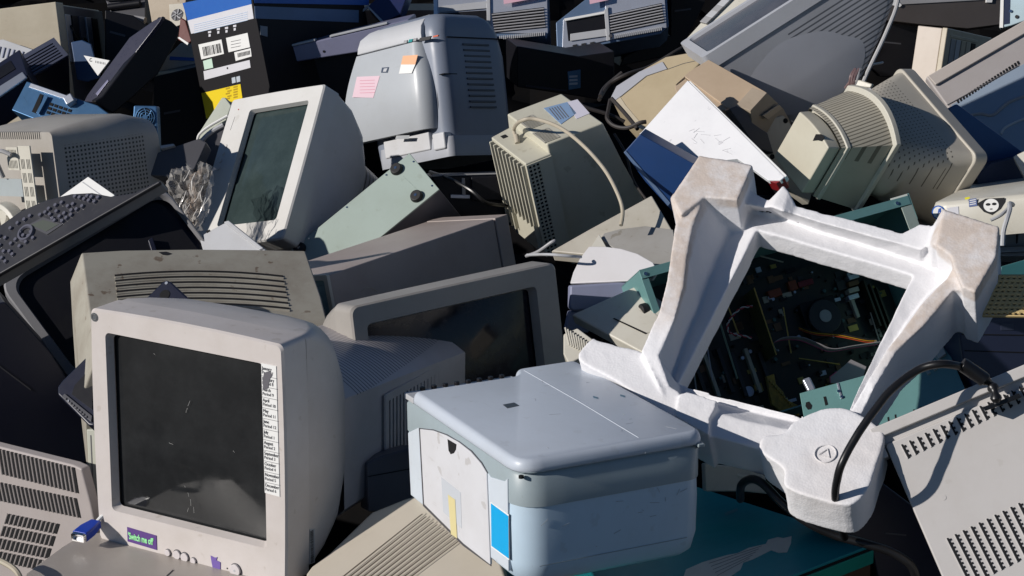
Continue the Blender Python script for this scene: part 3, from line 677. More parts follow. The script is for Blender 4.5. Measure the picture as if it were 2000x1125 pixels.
# blue chassis
T = plate('computer_chassis', 'blue zinc chassis with square cut-outs below the ribbed tower', 'chassis', [(52,158),(120,182),(190,205),(246,246),(232,300),(140,262),(22,215)], 5.3, (-.2,-.72,.66), BLUEM, .10, part='frame', group='computer cases in the heap')
T.trace('drive_opening', [(78,183),(84,185),(72,222),(62,218)], HOLE, .002, .002, bevel=0)
T.trace('rail', [(60,162),(150,193),(146,200),(56,170)], STEEL, .004, .004, bevel=.001)
T.trace('rail', [(88,186),(94,188),(76,222),(70,220)], BLUEM, .010, .010, bevel=.001)
for i in range(5):
    for j in range(3): T.trace('port', [(98+i*9-j*3,200+i*3+j*8),(104+i*9-j*3,202+i*3+j*8),(102+i*9-j*3,207+i*3+j*8),(96+i*9-j*3,205+i*3+j*8)], HOLE, .002, .002, bevel=0)
q = T.L(139,200,2,0); T.part('bracket', G().box(q.x-.012,q.x+.012,q.y-.012,q.y+.01,0,.02), STEEL, bevel=.002)
T.trace('corner_tab', [(214,222),(244,240),(240,248),(212,232)], BLUEM, .012, .012, bevel=.001)
# chassis with a fan grille
T = plate('computer_chassis', 'upright blue zinc chassis end with round fan grille', 'chassis', [(261,206),(306,207),(310,312),(254,312)], 5.05, (-.10,-.93,.36), BLUEM, .03, part='rear_panel', group='computer cases in the heap')
q = T.L(284,229,2,0)
T.part('fan_opening', G().cyl((q.x,q.y,0),(0,0,1),.0235,.001,32), HOLE)
for r in (.0225,.017,.0115):
    T.part('grille_ring', G().tube([(q.x+r*math.cos(t),q.y+r*math.sin(t),.003) for t in [2*math.pi*k/28 for k in range(29)]], .0012, 6), BLUEM)
T.part('fan_hub', G().cyl((q.x,q.y,.001),(0,0,1),.006,.003,20), BLUEM)
for k in range(7):
    a = k*.9
    T.part('fan_blade', G().tube([(q.x+r*math.cos(a+r*25),q.y+r*math.sin(a+r*25),.0025) for r in (.005,.010,.015,.022)], .0013, 5), BLUEM)
T.trace('port_opening', [(266,253),(281,254),(281,272),(266,271)], HOLE, .001, .001, bevel=0)
for i in range(3):
    for j in range(7): T.trace('perforation', [(286+i*6,252+j*7),(289+i*6,252+j*7),(289+i*6,256+j*7),(286+i*6,256+j*7)], HOLE, .0008, .0008, bevel=0)
for u, v in ((300,252),(264,232),(304,252)): 
    q = T.L(u,v,2,0); T.part('screw', G().cyl((q.x,q.y,0),(0,0,1),.0022,.002,10), CHROME)
# blue sheet and white card
T = plate('sheet', 'dark blue plastic sheet below the open beige computer', 'sheet', [(138,82),(160,78),(178,86),(196,152),(170,160),(150,156)], 5.75, (-.1,-.9,.4), plastic('blue_sheet',(.03,.07,.16)), .006, part='sheet')
T = plate('card', 'small white printed card pointing up against the leaning black panel', 'card', [(163,108),(214,118),(191,148)], 5.6, (-.35,-.8,.48), PAPER, .004, part='card', bevel=.0005)
q = T.L(178,117,2,0); T.part('print', G().rings([[Vector((q.x+r*math.cos(t),q.y+r*math.sin(t),z)) for t in [1+4.4*k/10 for k in range(11)]] for r, z in ((.005,.0),(.005,.0006),(.0032,.0006),(.0032,0))], False, False, closed=False), INK)
for i in range(7):
    a = T.L(187+i*3,120+i*.6,2,0); T.part('print', G().box(a.x-.0008,a.x+.0005,a.y-.004,a.y+.002,0,.0006), LINE)
# leaning black flat panel
T = Thing('flat_casing', 'glossy navy-black flat casing leaning steeply to the right beside the printed carton', 'flat casing', pose='navy')
hx = Sub(T, frame(260, 130, 5.45, (.48,-.85,.2), (310,60)))
hx.trace('casing', [(184,198),(200,188),(317,33),(336,42),(352,57),(346,78),(309,145),(260,190),(222,222),(205,214)], BLACK, 0, .03, bevel=.004)
h2 = Sub(T, frame(240, 115, 5.47, (-.55,-.62,.56), (300,50)))
h2.trace('edge_strip', [(164,198),(170,186),(253,73),(300,40),(318,31),(312,42),(200,186),(184,200)], plastic('navy_edge', (.030,.030,.052), rough=.28, dirt=.2), 0, .012, bevel=.002)
h2.trace('highlight_rib', [(186,183),(210,155),(212,158),(190,187)], plastic('navy_rib', (.2,.2,.3), rough=.25, dirt=.1), .003, .003, bevel=.001)
# items along the top left
T = plate('power_supply', 'tan metal power supply with small round fan at the top', 'power supply', [(284,-25),(366,-25),(360,36),(332,58),(296,44)], 6.0, (-.3,-.75,.6), plastic('tan_metal',(.42,.35,.26),dirt=.6,spots=.6), .08, part='case')
q = T.L(347,30,2,0)
T.trace('fan_plate', [(330,8),(364,5),(364,44),(332,56)], plastic('cream_metal',(.55,.52,.44)), .003, .003)
T.part('fan_opening', G().cyl((q.x,q.y,.003),(0,0,1),.018,.001,26), DGREY)
for k in range(6):
    a = k*1.05; T.part('fan_blade', G().tube([(q.x+r*math.cos(a+r*30),q.y+r*math.sin(a+r*30),.005) for r in (.003,.009,.017)], .0022, 5), LGREY)
T = plate('folder', 'small dark red folder standing beside the printed carton', 'folder', [(352,34),(362,40),(374,80),(366,86),(347,78)], 5.85, (-.5,-.75,.4), plastic('dark_red',(.10,.012,.008), rough=.6), .01, part='cover')
T.trace('edge', [(347,74),(350,72),(368,84),(366,88)], PAPER, .001, .004, bevel=0)
T = plate('flat_scanner', 'cream slab with bright blue edge line, left of the printed carton', 'scanner', [(352,84),(374,80),(388,128),(360,138),(300,147),(318,118)], 6.15, (-.3,-.6,.74), CREAM, .05, part='body')
T.trace('blue_line', [(332,110),(382,113),(383,119),(331,117)], flat('blue_stripe',(.03,.14,.55),.4), .001, .001, bevel=0)
T = plate('roller_unit', 'dark grey printer roller assembly beside the tan power supply', 'printer part', [(196,-25),(284,-25),(284,40),(262,60),(222,40)], 6.1, (-.2,-.7,.68), DGREY, .05, part='frame')
for i, (a, b, c2, d2) in enumerate([(212,14,274,6),(222,30,284,40),(208,-4,268,-8)]):
    p, q = T.L(a,b,2,.01), T.L(c2,d2,2,.01); T.part('roller', G().tube([p,q], .010, 12), [BLACK,GREY,DGREY][i], bevel=.001)
T = plate('filler_case', 'black filler case lying behind the leaning navy panel', 'computer', [(205,20),(260,30),(300,60),(260,150),(205,120)], 6.0, (.1,-.95,.3), BLACK, .2, part='case', group='computer cases in the heap')  # black case added to keep the gap behind the panel dark
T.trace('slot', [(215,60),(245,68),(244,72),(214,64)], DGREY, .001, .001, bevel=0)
T = plate('filler_case', 'large black filler case in the dark hollow under the printed carton', 'computer', [(300,150),(384,130),(400,230),(390,300),(310,320),(300,210)], 6.0, (.1,-.97,.2), BLACK, .2, part='case', group='computer cases in the heap')  # black filler that darkens the hollow below the carton
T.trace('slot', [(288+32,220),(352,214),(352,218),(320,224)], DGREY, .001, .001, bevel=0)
T = plate('dark_shell', 'dark dusty plastic shell in front of the black hollow, left of tilted monitor', 'plastic shell', [(262,312),(312,296),(388,270),(404,278),(380,330),(330,345),(262,340)], 4.95, (-.1,-.75,.65), DGREY, .05, part='shell')
T.trace('light_edge', [(312,284),(338,280),(342,284),(330,287),(314,290)], LGREY, .01, .02, bevel=.002)

# printed carton
T = Thing('carton', 'tall printed carton in blue, white and black with yellow label', 'carton', pose='ctn')
W, D, H = T.d
T.part('carton', G().box(0,W,0,D,0,H), plastic('black_card', (.009,.008,.010), rough=.6, dirt=.2, spec=.25), bevel=.002)
CB = plastic('blue_card', (.01,.10,.42), rough=.45, dirt=.3, dcol=(.02,.16,.5)); CW = plastic('white_card', (.66,.66,.70), rough=.5, dirt=.15)
decal(T, 'blue_print', [(357,6),(489,-21),(492,8),(367,40)], CB)
wb = decal(T, 'white_print', [(367,40),(492,8),(496,36),(374,66)], CW)
for i in range(5): decal(T, 'fine_print', [(379,48+4*i),(484,22.5+4*i),(484,23.7+4*i),(379,49.2+4*i)], flat('pale_blue_print',(.45,.55,.70)), val=-.0013, t=.0004, parent=wb)
lb = decal(T, 'barcode_label', [(388,87),(433,77),(438,105),(394,116)], PAPER)
for i in range(15):
    w = random.choice((.8,1.3,1.9)); u = 395+i*2.4; dv = -(u-395)*.22
    decal(T, 'bar', [(u,92+dv),(u+w,92+dv),(u+w+3,110+dv),(u+3,110+dv)], INK, val=-.0013, t=.0003, parent=lb)
l2 = decal(T, 'label', [(442,74),(484,64),(489,92),(447,102)], PAPER)
for i in range(3): decal(T, 'fine_print', [(451,81+6*i),(470,77+6*i),(470,78+6*i),(451,82+6*i)], LINE, val=-.0013, t=.0003, parent=l2)
l3 = decal(T, 'label', [(458,102),(490,94),(492,110),(461,119)], PAPER)
for i in range(10): decal(T, 'bar', [(464+i*2.5,104-i*.6),(465.5+i*2.5,104-i*.6),(466+i*2.5,112-i*.6),(464.5+i*2.5,112-i*.6)], INK, val=-.0013, t=.0003, parent=l3)
decal(T, 'pale_green_label', [(397,119),(414,114),(417,132),(400,136)], flat('pale_green',(.55,.72,.60)))
w2 = decal(T, 'white_band', [(398,139),(488,117),(490,132),(400,156)], CW)
q = T.L(445,133,1,0); T.part('mark', G().cyl((q.x,-.0012,q.z),(0,-1,0),.003,.0006,10), INK, parent=w2)
yl = decal(T, 'yellow_label', [(394,182),(470,164),(476,206),(404,232)], flat('yellow_print', (.80,.60,.01), .5))
for i in range(5):
    decal(T, 'fine_print', [(441+3*(i%2),172+5*i),(449+3*(i%2),170+5*i),(449+3*(i%2),173+5*i),(441+3*(i%2),175+5*i)], flat('mustard',(.45,.30,.01)), val=-.0013, t=.0003, parent=yl)
    decal(T, 'fine_print', [(456,169+5*i),(464,167+5*i),(464,170+5*i),(456,172+5*i)], flat('mustard',(.45,.30,.01)), val=-.0013, t=.0003, parent=yl)
for u, v in ((410,66),(427,60),(443,58),(459,54)):
    for k in range(2): decal(T, 'care_symbol', [(u-3+k,v-5+6*k),(u+3-k,v-6+6*k),(u+3-k,v-2+7*k),(u-3+k,v-1+7*k)], CW)
for k in range(2): decal(T, 'recycling_mark', [(453+9*k,152-2*k),(460+9*k,150-2*k),(461+9*k,161-2*k),(454+9*k,163-2*k)], plastic('pale_mark',(.5,.56,.62)))
decal(T, 'side_stripe', [(497,12),(700,20),(700,44),(498,36)], plastic('side_blue', (.10,.17,.30), rough=.5), ax=0, val=W, out=1)
decal(T, 'side_print', [(490,-30),(720,-30),(720,10),(497,6)], CB, ax=0, val=W, out=1)
decal(T, 'side_label', [(508,50),(522,52),(522,72),(508,68)], plastic('side_grey', (.2,.22,.25)), ax=0, val=W, out=1)

# inkjet printer on its back: end cap, bar, leg round a black opening
T = Thing('inkjet_printer', 'slate-blue inkjet printer with black open paper slot, between carton and laser printer', 'printer', pose='ink')
W, D, H = T.d
IB = plastic('slate_plastic', (.20,.205,.30), dirt=.25, rough=.35)
T.part('end_cap', G().rings(eq([rr(.018,H/2-.03,.026,H/2+.028,.022,-.006), rr(.018,H/2-.03,.030,H/2+.032,.024,.004), rr(.018,H/2-.03,.030,H/2+.032,.024,.12)])), plastic('cap_grey',(.42,.44,.56),dirt=.2), smooth_ang=50)
T.part('top_bar', G().hex([(.075,-.002,H-.038),(W,-.002,H-.066),(W,.15,H-.066),(.075,.15,H-.038),(.075,-.002,H),(W,-.002,H),(W,.15,H),(.075,.15,H)]), IB, bevel=.004)
T.part('side_leg', G().box(.075,.13,-.0015,.12,-.03,H-.037), IB, bevel=.003)
T.part('gap_post', G().box(.050,.074,.02,.12,-.03,H-.01), DGREY)
T.part('ivory_clip', G().box(.052,.070,.008,.03,.035,.06), CREAM, bevel=.004)
T.part('bright_edge', G().box(.069,.076,-.006,.02,-.03,H+.001), LGREY, bevel=.002)
T.part('paper_slot', G().box(.13,W,.05,.14,-.03,H-.05), BLACK)
T.part('top_groove', G().box(.11,.20,-.004,.02,H-.0,H+.006), LGREY, bevel=.002)
T.part('top_groove', G().box(.24,.40,-.004,.02,H-.0,H+.006), LGREY, bevel=.002)
for x in (.125,.215): T.part('screw_hole', G().cyl((x,-.0025,H-.032),(0,-1,0),.0035,.0006,12), HOLE)

# laser printer
T = Thing('laser_printer', 'grey laser printer standing upright with curved front and pink and orange notes', 'printer', pose='laser')
W, D, H = T.d
LP = plastic('laser_grey', (.40,.425,.45), rough=.36, dirt=.18); LD = plastic('laser_side_shaded', (.20,.23,.29), rough=.4, dirt=.2)  # body colour darkened and blued for the shaded side
def foot(x0,x1,y0,y1,r,z): return rrz((x0+x1)/2,(y0+y1)/2,(x1-x0)/2,(y1-y0)/2,r,z)
T.part('body', G().rings(eq([foot(.004,W-.004,.004,D-.004,.03,-.03), foot(.0,W,.002,D,.035,.0), foot(-.004,W+.004,.0,D,.035,.10), foot(-.002,W+.006,.0,D,.035,.20), foot(.004,W+.002,.004,D-.01,.035,.262), foot(.012,W-.004,.012,D-.03,.035,.292), foot(.035,W-.02,.03,D-.05,.03,.308), foot(.06,W-.05,.05,D-.08,.02,.314)])), LD, smooth_ang=60)
# curved front door
def door_(a, b):
    z = .022+.222*b
    u0 = -.052*math.sin(math.pi*min(1, (1-b)*.62+.0))*1.0; x0 = -.004+u0
    x1 = W-.052+.0+.022*math.sin(math.pi*(1-b)*.8)
    x = x0+(x1-x0)*a
    y = -.012-.026*math.sin(math.pi*(1-b)*.75)*(1-(2*a-1)**4*.3) + .022*max(0, (a-.9)/.1)**2
    return (x, y, z)
g = G().grid(door_, 24, 24); nv = len(g.v); vs = list(g.v)
fd = T.part('front_door', G().rings([[Vector(door_(i/24, j/24)) for i in range(25)]+[Vector(door_(i/24, j/24))+Vector((0,.03,0)) for i in range(24,-1,-1)] for j in range(25)]), LP, smooth_ang=40)
def top_(a, b):
    return (-.006+(W-.03)*a, -.006+.05*b-.004*math.sin(math.pi*b), .248+.052*math.sin(b*math.pi/2)-.0*a)
T.part('top_ridge', G().rings([[Vector((-.004+.004*i, -.010, .247)), Vector((0,-.010,.262)), Vector((.004,-.002,.283)), Vector((.02,.018,.300)), Vector((.05,.05,.312)), Vector((.05,.09,.312)), Vector((.0,.09,.247))] if i == 0 else
   [Vector((W-.045,-.010,.247)), Vector((W-.045,-.010,.262)), Vector((W-.047,-.002,.283)), Vector((W-.052,.018,.300)), Vector((W-.06,.05,.3145)), Vector((W-.06,.09,.3145)), Vector((W-.045,.09,.247))] for i in range(2)]), plastic('ridge_grey',(.50,.51,.53),dirt=.15), smooth_ang=40, bevel=.003)
T.part('door_gap', G().tube([Vector(door_(1.0, j/24))+Vector((.0045,.012,0)) for j in range(25)], .0035, 6), HOLE)
def fd_(u, v):
    """hit the curved door"""
    o = T.Mi @ CAMLOC; r = T.Mi.to_3x3() @ ray(u, v); y = -.03
    for _ in range(8):
        t = (y-o.y)/r.y; p = o+r*t; b = max(0, min(1, (p.z-.022)/.222)); y = -.012-.026*math.sin(math.pi*(1-b)*.75)-.0008
    return p
def note(name, pts, mat, rows=6, lift=0):
    def fn(a, b):
        p0 = [pts[0][k]*(1-a)+pts[1][k]*a for k in (0,1)]; p1 = [pts[3][k]*(1-a)+pts[2][k]*a for k in (0,1)]
        q = fd_(p0[0]*(1-b)+p1[0]*b, p0[1]*(1-b)+p1[1]*b); return (q.x, q.y-lift, q.z)
    return T.part(name, G().grid(fn, 6, rows), mat)
n1 = note('pink_note', [(697,150),(742,148),(729,191),(688,190)], flat('pink_paper', (.68,.50,.56), .7))
for i in range(5): note('note_line', [(703,157+6*i),(732,156+6*i),(732,157+6*i),(703,158+6*i)], flat('pale_pink', (.62,.28,.36), .7), 1, .0006)
note('orange_note', [(787,109),(816,107),(811,126),(783,126)], flat('orange_paper', (.76,.42,.24), .7))
note('white_note', [(783,126),(811,126),(804,143),(779,144)], PAPER)
note('logo_plate', [(746,132),(760,131),(757,142),(744,142)], flat('logo_navy',(.03,.05,.09),.4), 2); note('logo_highlight', [(750,134),(757,133),(754,140),(748,140)], LGREY, 2, .0005)
note('embossed_plate', [(774,265),(800,264),(798,271),(772,272)], plastic('lp2',(.37,.39,.41)), 2)
def tr(u, v, y=-.011): return T.L(u, v, 1, y)
for nm, pts, mt in (('display', [(820,74),(842,70),(839,77),(818,81)], INK), ('green_key', [(799,77),(806,76),(804,82),(797,83)], flat('green_key',(.0,.25,.26),.4)), ('indicator', [(846,70),(856,68),(855,71),(845,73)], flat('orange_led',(.6,.12,.05),.4)), ('grey_key', [(789,79),(795,78),(794,84),(788,85)], GREY), ('grey_key', [(808,75),(814,74),(812,80),(806,81)], GREY)):
    T.part(nm, G().prism([tr(u, v, -.0125) for u, v in pts], (0,.004,0)), mt)
for i in range(12):
    T.part('vent_slot', G().box(W+.0035,W+.0075,.085,.185,.065+.0145*i,.070+.0145*i), plastic('slot_dark',(.05,.06,.08)) if i == 0 else bpy.data.materials['slot_dark'], bevel=.001)
T.part('side_seam', G().box(W-.0,W+.0062,.03,D-.01,.243,.2455), HOLE)
T.part('side_seam', G().box(W-.01,W+.0055,.0,.05,.150,.152), HOLE)
T.part('base', G().rings(eq([foot(.02,W+.006,-.004,D+.005,.02,-.055), foot(.02,W+.008,-.006,D+.005,.02,-.03), foot(.02,W+.004,-.002,D+.0,.02,-.004)])), plastic('base_grey',(.36,.38,.42)), smooth_ang=50)
T.part('corner_foot', G().box(W-.05,W-.008,-.012,.02,-.035,.008), plastic('ridge_grey2',(.55,.56,.58)), bevel=.005)
T.part('lower_lip', G().box(.05,W-.06,-.01,.03,-.03,.016), plastic('ridge_grey3',(.55,.56,.58)), bevel=.004)
# grey-blue box corner and dark glassy case above the inkjet
T = plate('glass_panel', 'dark blue glossy panel with pale edge above the inkjet printer', 'panel', [(718,12),(755,-20),(800,-20),(782,28),(748,44)], 5.95, (-.1,-.8,.6), plastic('glossy_blue',(.015,.03,.10),rough=.15,dirt=.5,dcol=(.05,.04,.09)), .06, part='panel')
T.trace('pale_edge', [(716,12),(720,12),(750,42),(746,45)], LGREY, .003, .004, bevel=.001)
T.trace('strut', [(656,60),(718,10),(720,14),(660,62)], GREY, .0, .006, bevel=.001)
# ---------------------------------------------------------------- middle of the heap
# tilted monitor with green-grey tube
T = Thing('crt_monitor', 'cream monitor leaning back with green-grey screen, beside the laser printer', 'monitor', pose='km', group='CRT monitors in the heap')
W, D, H = T.d
q = [T.L(u, v, 1, 0) for u, v in [(487,213),(605,197),(537,431),(425,441)]]
op = ((q[0].x+q[3].x)/2, (q[1].x+q[2].x)/2, (q[2].z+q[3].z)/2, (q[0].z+q[1].z)/2)
KW = plastic('light_monitor', (.62,.61,.585), dirt=.2, spots=.2)
bezel(T, W, H, D, op, .014, KW, r=.008, rin=.008, inset=.002, bow=.012, glass=GLASSG, bulge=.009)
sh = eq([rr(W/2,H/2,W/2-.001,H/2-.001,.01,D-.001), rr(W/2,H/2,W/2-.002,H/2-.002,.04,D+.06), rr(W/2,H/2,W/2-.012,H/2-.012,.08,D+.12), rr(W/2,H/2,W/2-.035,H/2-.035,.10,D+.165), rr(W/2,H/2,W/2-.055,H/2-.055,.09,D+.19)])
T.part('shell', G().rings(sh, False, True), KW, smooth_ang=50)
RIBT = plastic('ribbed_tail', (.22,.22,.24), dirt=.2, vents=[{'y': (.15,.5,.013,.28)}])
T.part('tail', G().rings(eq([rr(W/2,H/2-.01,W/2-.05,H/2-.05,.06,D+.12), rr(W/2,H/2-.02,W/2-.062,H/2-.075,.05,D+.31), rr(W/2,H/2-.02,W/2-.07,H/2-.085,.045,D+.32)]), False, True), RIBT, smooth_ang=50)
for u, v in ((441,284),(436,298),(431,312),(427,327)):
    c = T.L(u, v+2, 1, 0); T.part('button', G().cyl((c.x,0,c.z),(0,-1,0),.005,.002,20), KW, bevel=.0006)
c = T.L(466,214,1,0); T.part('indicator', G().cyl((c.x,0,c.z),(0,-1,0),.0016,.001,10), flat('red_mark',(.5,.03,.02)))
a, b = T.L(459,228,1,0), T.L(450,254,1,0); T.part('engraved_line', G().tube([a,b], .0006, 5), LINE)
# pale green plastic horn and cable left of it
T = plate('speaker_shell', 'pale grey-green wedge of plastic left of the leaning cream monitor', 'plastic shell', [(433,190),(440,190),(452,206),(440,240),(402,300),(392,292),(386,262)], 5.2, (-.3,-.75,.6), plastic('pale_green',(.42,.45,.38)), .04, part='shell')
T.part('cable', G().tube(smooth([T.L(386,274,2,.004),T.L(390,262,2,.012),T.L(410,246,2,.012),T.L(445,226,2,.01)],6), .0035), PAPER)
T = plate('curved_shell', 'white rim of a rounded casing behind the leaning cream monitor', 'plastic shell', [(380,318),(384,296),(395,272),(415,255),(440,240),(446,262),(420,330),(400,350)], 5.12, (-.1,-.9,.45), DGREY, .03, part='shell')
T.part('rim', G().tube(smooth([T.L(u,v,2,.002) for u,v in [(380,322),(384,298),(394,276),(412,258),(436,244)]],5), .006), LGREY)
# crumpled clear packaging
CLEAR = flat('clear_plastic', (.75,.72,.68), .12, trans=.0, alpha=.28, spec=.8)
T = Thing('plastic_packaging', 'crumpled clear plastic packaging leaning on the cream monitor', 'packaging', frame(375, 385, 4.78, (-.35,-.75,.55), (430,385)))
def crum(pts, seed, amp=.014, n=16):
    c4 = [T.L(u, v, 2, .0) for u, v in pts]
    def fn(a, b):
        p = (c4[0]*(1-a)+c4[1]*a)*(1-b)+(c4[3]*(1-a)+c4[2]*a)*b
        k = noise.noise(Vector((a*4+seed, b*4, seed)))*amp+abs(noise.noise(Vector((a*9, b*9+seed, 2))))*amp
        return p+Vector((noise.noise(Vector((a*5,b*5,seed+7)))*amp*.5, 0, k))
    return G().grid(fn, n, n)
T.part('sheet', crum([(392,314),(424,330),(398,450),(360,455)], 1, .03), CLEAR, smooth_ang=12)
T.part('sheet', crum([(325,340),(372,322),(392,430),(352,452)], 5, .03), CLEAR, smooth_ang=12)
T.part('sheet', crum([(372,345),(396,326),(388,440),(366,440)], 9, .02), flat('brown_film', (.40,.32,.26), .25, alpha=.45), smooth_ang=12)
for i in range(16):
    u = 342+i*4.6+random.uniform(-4,4); v = random.uniform(330,420)
    T.part('crease', G().tube([T.L(u,v,2,.030),T.L(u-6+random.uniform(-5,4),v+14,2,.034),T.L(u-8+random.uniform(-6,6),v+random.uniform(20,36),2,.028)], .0007, 4), flat('crease_white',(.7,.68,.64),.2) if i == 0 else bpy.data.materials['crease_white'])
# grey lid between
T = plate('plastic_tray', 'light grey plastic tray end between crumpled packaging and curved louvre monitor', 'tray', [(388,462),(440,434),(452,434),(518,486),(520,505),(400,505)], 4.55, (-.45,-.5,.74), LGREY, .02, part='tray')
T.trace('rim', [(436,433),(446,430),(514,484),(506,487)], LGREY, .006, .012, bevel=.002)
T.trace('slot', [(402,452),(409,448),(411,451),(404,455)], HOLE, .001, .001, bevel=0)

# sage green computer base with rubber feet
T = Thing('computer_case', 'sage green computer case lying with round black rubber feet upward', 'computer', pose='gc', group='computer cases in the heap')
W, D, H = T.d
T.part('case', G().box(0,W,0,D,H-.30,H-.001), plastic('case_side_shade',(.11,.115,.14),dirt=.2), bevel=.002)  # sides coloured dark to stand for their shade
T.part('base_panel', G().box(.0,W-.0,.0,D,H-.004,H+.0015), SAGE, bevel=.0015)
for u, v in ((776,332),(815,385),(587,487)):
    q = T.L(u, v, 2, H)
    f = T.part('rubber_foot', G().cyl((q.x,q.y,H+.0015),(0,0,1),.0155,.010,28,r2=.013), RUBBER, bevel=.002)
    T.part('foot_screw', G().cyl((q.x,q.y,H+.010),(0,0,1),.0035,.0022,12), CHROME, parent=f)
for u, v in ((807,315),(843,362),(754,341),(677,404),(603,465)):
    q = T.L(u, v, 2, H); T.part('screw', G().cyl((q.x+.003,q.y,H+.001),(0,0,1),.0024,.0016,10), CHROME)
q0, q1 = T.L(788,345,2,H), T.L(818,374,2,H); T.part('pressed_line', G().tube([q0+Vector((0,0,.0015)),q1+Vector((0,0,.0015))], .0006, 5), SAGE)

# long beige computer, dark long side
T = Thing('desktop_computer', 'long beige-topped desktop computer with shaded long side, behind the wide dark-screen monitor', 'computer', pose='bpc', group='computer cases in the heap')
W, D, H = T.d
BTOP = plastic('taupe_cover', (.40,.345,.32), dirt=.3); BSIDE = BTOP
T.part('cover', G().box(0,W,.0,D-.045,.0,H), BTOP, bevel=.003)
T.part('rear_cover', G().box(.0,W+.001,D-.042,D,.0,H+.0008), BTOP, bevel=.002)
fr = G().rings([rr(W/2,H/2,W/2+.001,H/2+.001,.004,.0), rr(W/2,H/2,W/2+.001,H/2+.001,.004,-.008), rr(W/2,H/2,W/2-.010,H/2-.010,.004,-.008), rr(W/2,H/2,W/2-.010,H/2-.010,.004,.0)], False, False)
T.part('front_frame', fr, CREAM)
T.part('circuit_plate', G().box(.01,W-.01,-.003,-.001,.01,H-.01), plastic('pale_teal_plate',(.20,.33,.38),dirt=.5,scale=3,dcol=(.06,.10,.12)))
for i in range(6):
    T.part('chip', G().box(W-.05+.009*(i%3),W-.044+.009*(i%3),-.006,-.003,H-.10+.02*(i//3),H-.09+.02*(i//3)), [PAPER,DGREY,STEEL][i%3])
q = T.L(722,572,0,W); T.part('scratch_mark', G().tube(smooth([T.L(u,v,0,W+.0003) for u,v in [(706,570),(714,563),(726,563),(737,569)]],5), .0007, 5), YBEIGE)

# wide monitor with dark screen
T = Thing('crt_monitor', 'wide grey monitor with shaded front and black screen behind the multifunction printer', 'monitor', pose='nm', group='CRT monitors in the heap')
W, D, H = T.d
q = [T.L(u, v, 1, 0) for u, v in [(716,630),(1046,562),(1072,700)]]
zb = -.12
NB = plastic('monitor_taupe', (.33,.31,.285), dirt=.3)
bezel(T, W, H, D, (q[0].x, q[1].x+.002, zb+.06, (q[0].z+q[1].z)/2), .020, NB, zb=zb, r=.014, rin=.010, inset=.006, bow=.004, glass=screen_glass('black_glass',(.004,.005,.012),.08), bulge=.008)
T.part('shell', G().rings(eq([rr(W/2,H/2+zb/2,W/2-.001,H/2-zb/2-.001,.014,D+.001), rr(W/2,H/2+zb/2,W/2-.02,H/2-zb/2-.02,.06,D+.10), rr(W/2,H/2+zb/2,W/2-.08,H/2-zb/2-.09,.06,D+.22)]), False, True), NB, smooth_ang=50)

# monitor seen from behind with its cable
T = Thing('crt_monitor', 'beige monitor standing on its face with ribbed back and looping beige cable', 'monitor', pose='om', group='CRT monitors in the heap')
W, D, H = T.d
OB = plastic('pale_beige', (.56,.54,.44), dirt=.3, spots=.4)
rb0 = T.L(1246,396,2,0.0)
def q4(x0,x1,y0,y1,z): return [Vector((x0,y0,z)),Vector((x1,y0,z)),Vector((x1,y1,z)),Vector((x0,y1,z))]
T.part('casing', G().rings([q4(-.02,W,-.0,D,H), q4(-.05,W,0,D+.03,H*.55), q4(-.06,W+.0,-.0,rb0.y,0.0), q4(-.06,W,-.0,rb0.y,-.05)]), OB, bevel=.004)
# step box with ribbed face
zt = H-.022
top4 = [T.L(u, v, 2, zt) for u, v in [(959,268),(1026,320),(1068,303),(998,246)]]
top4[2].y = .004; top4[3].y = .004
bot = [p+Vector(((p.x)*.0+.0, .0, -.235)) for p in top4]
bl = T.L(1075,490,2,zt-.235); 
bk = T.part('rear_box', G().rings([bot, top4]), OB, bevel=.003)
a0, a1 = top4[0], top4[1]
ex = (a1-a0).normalized(); nrm = Vector((0,0,1)).cross(ex); nrm = -nrm if nrm.y > 0 else nrm
Lw = (a1-a0).length
for i in range(9):
    x = .008+i*(Lw-.016)/8
    o = a0+ex*x+nrm*.0
    T.part('rib', G().hex([o+Vector((0,0,-.225+.06*(1 if 2<i<8 else .2)))-ex*.0022, o+Vector((0,0,-.225+.06*(1 if 2<i<8 else .2)))+ex*.0022, o+Vector((0,0,-.225+.06*(1 if 2<i<8 else .2)))+ex*.0022+nrm*.009, o+Vector((0,0,-.225+.06*(1 if 2<i<8 else .2)))-ex*.0022+nrm*.009,
       o+Vector((0,0,-.006))-ex*.0022, o+Vector((0,0,-.006))+ex*.0022, o+Vector((0,0,-.006))+ex*.0022+nrm*.009, o+Vector((0,0,-.006))-ex*.0022+nrm*.009]), OB, bevel=.001)
T.part('groove_plate', G().hex([a0+ex*.006+Vector((0,0,-.16)), a1-ex*.006+Vector((0,0,-.16)), a1-ex*.006+Vector((0,0,-.16))+nrm*.001, a0+ex*.006+Vector((0,0,-.16))+nrm*.001, a0+ex*.006+Vector((0,0,-.008)), a1-ex*.006+Vector((0,0,-.008)), a1-ex*.006+Vector((0,0,-.008))+nrm*.001, a0+ex*.006+Vector((0,0,-.008))+nrm*.001]), plastic('groove_shade',(.10,.095,.08)))
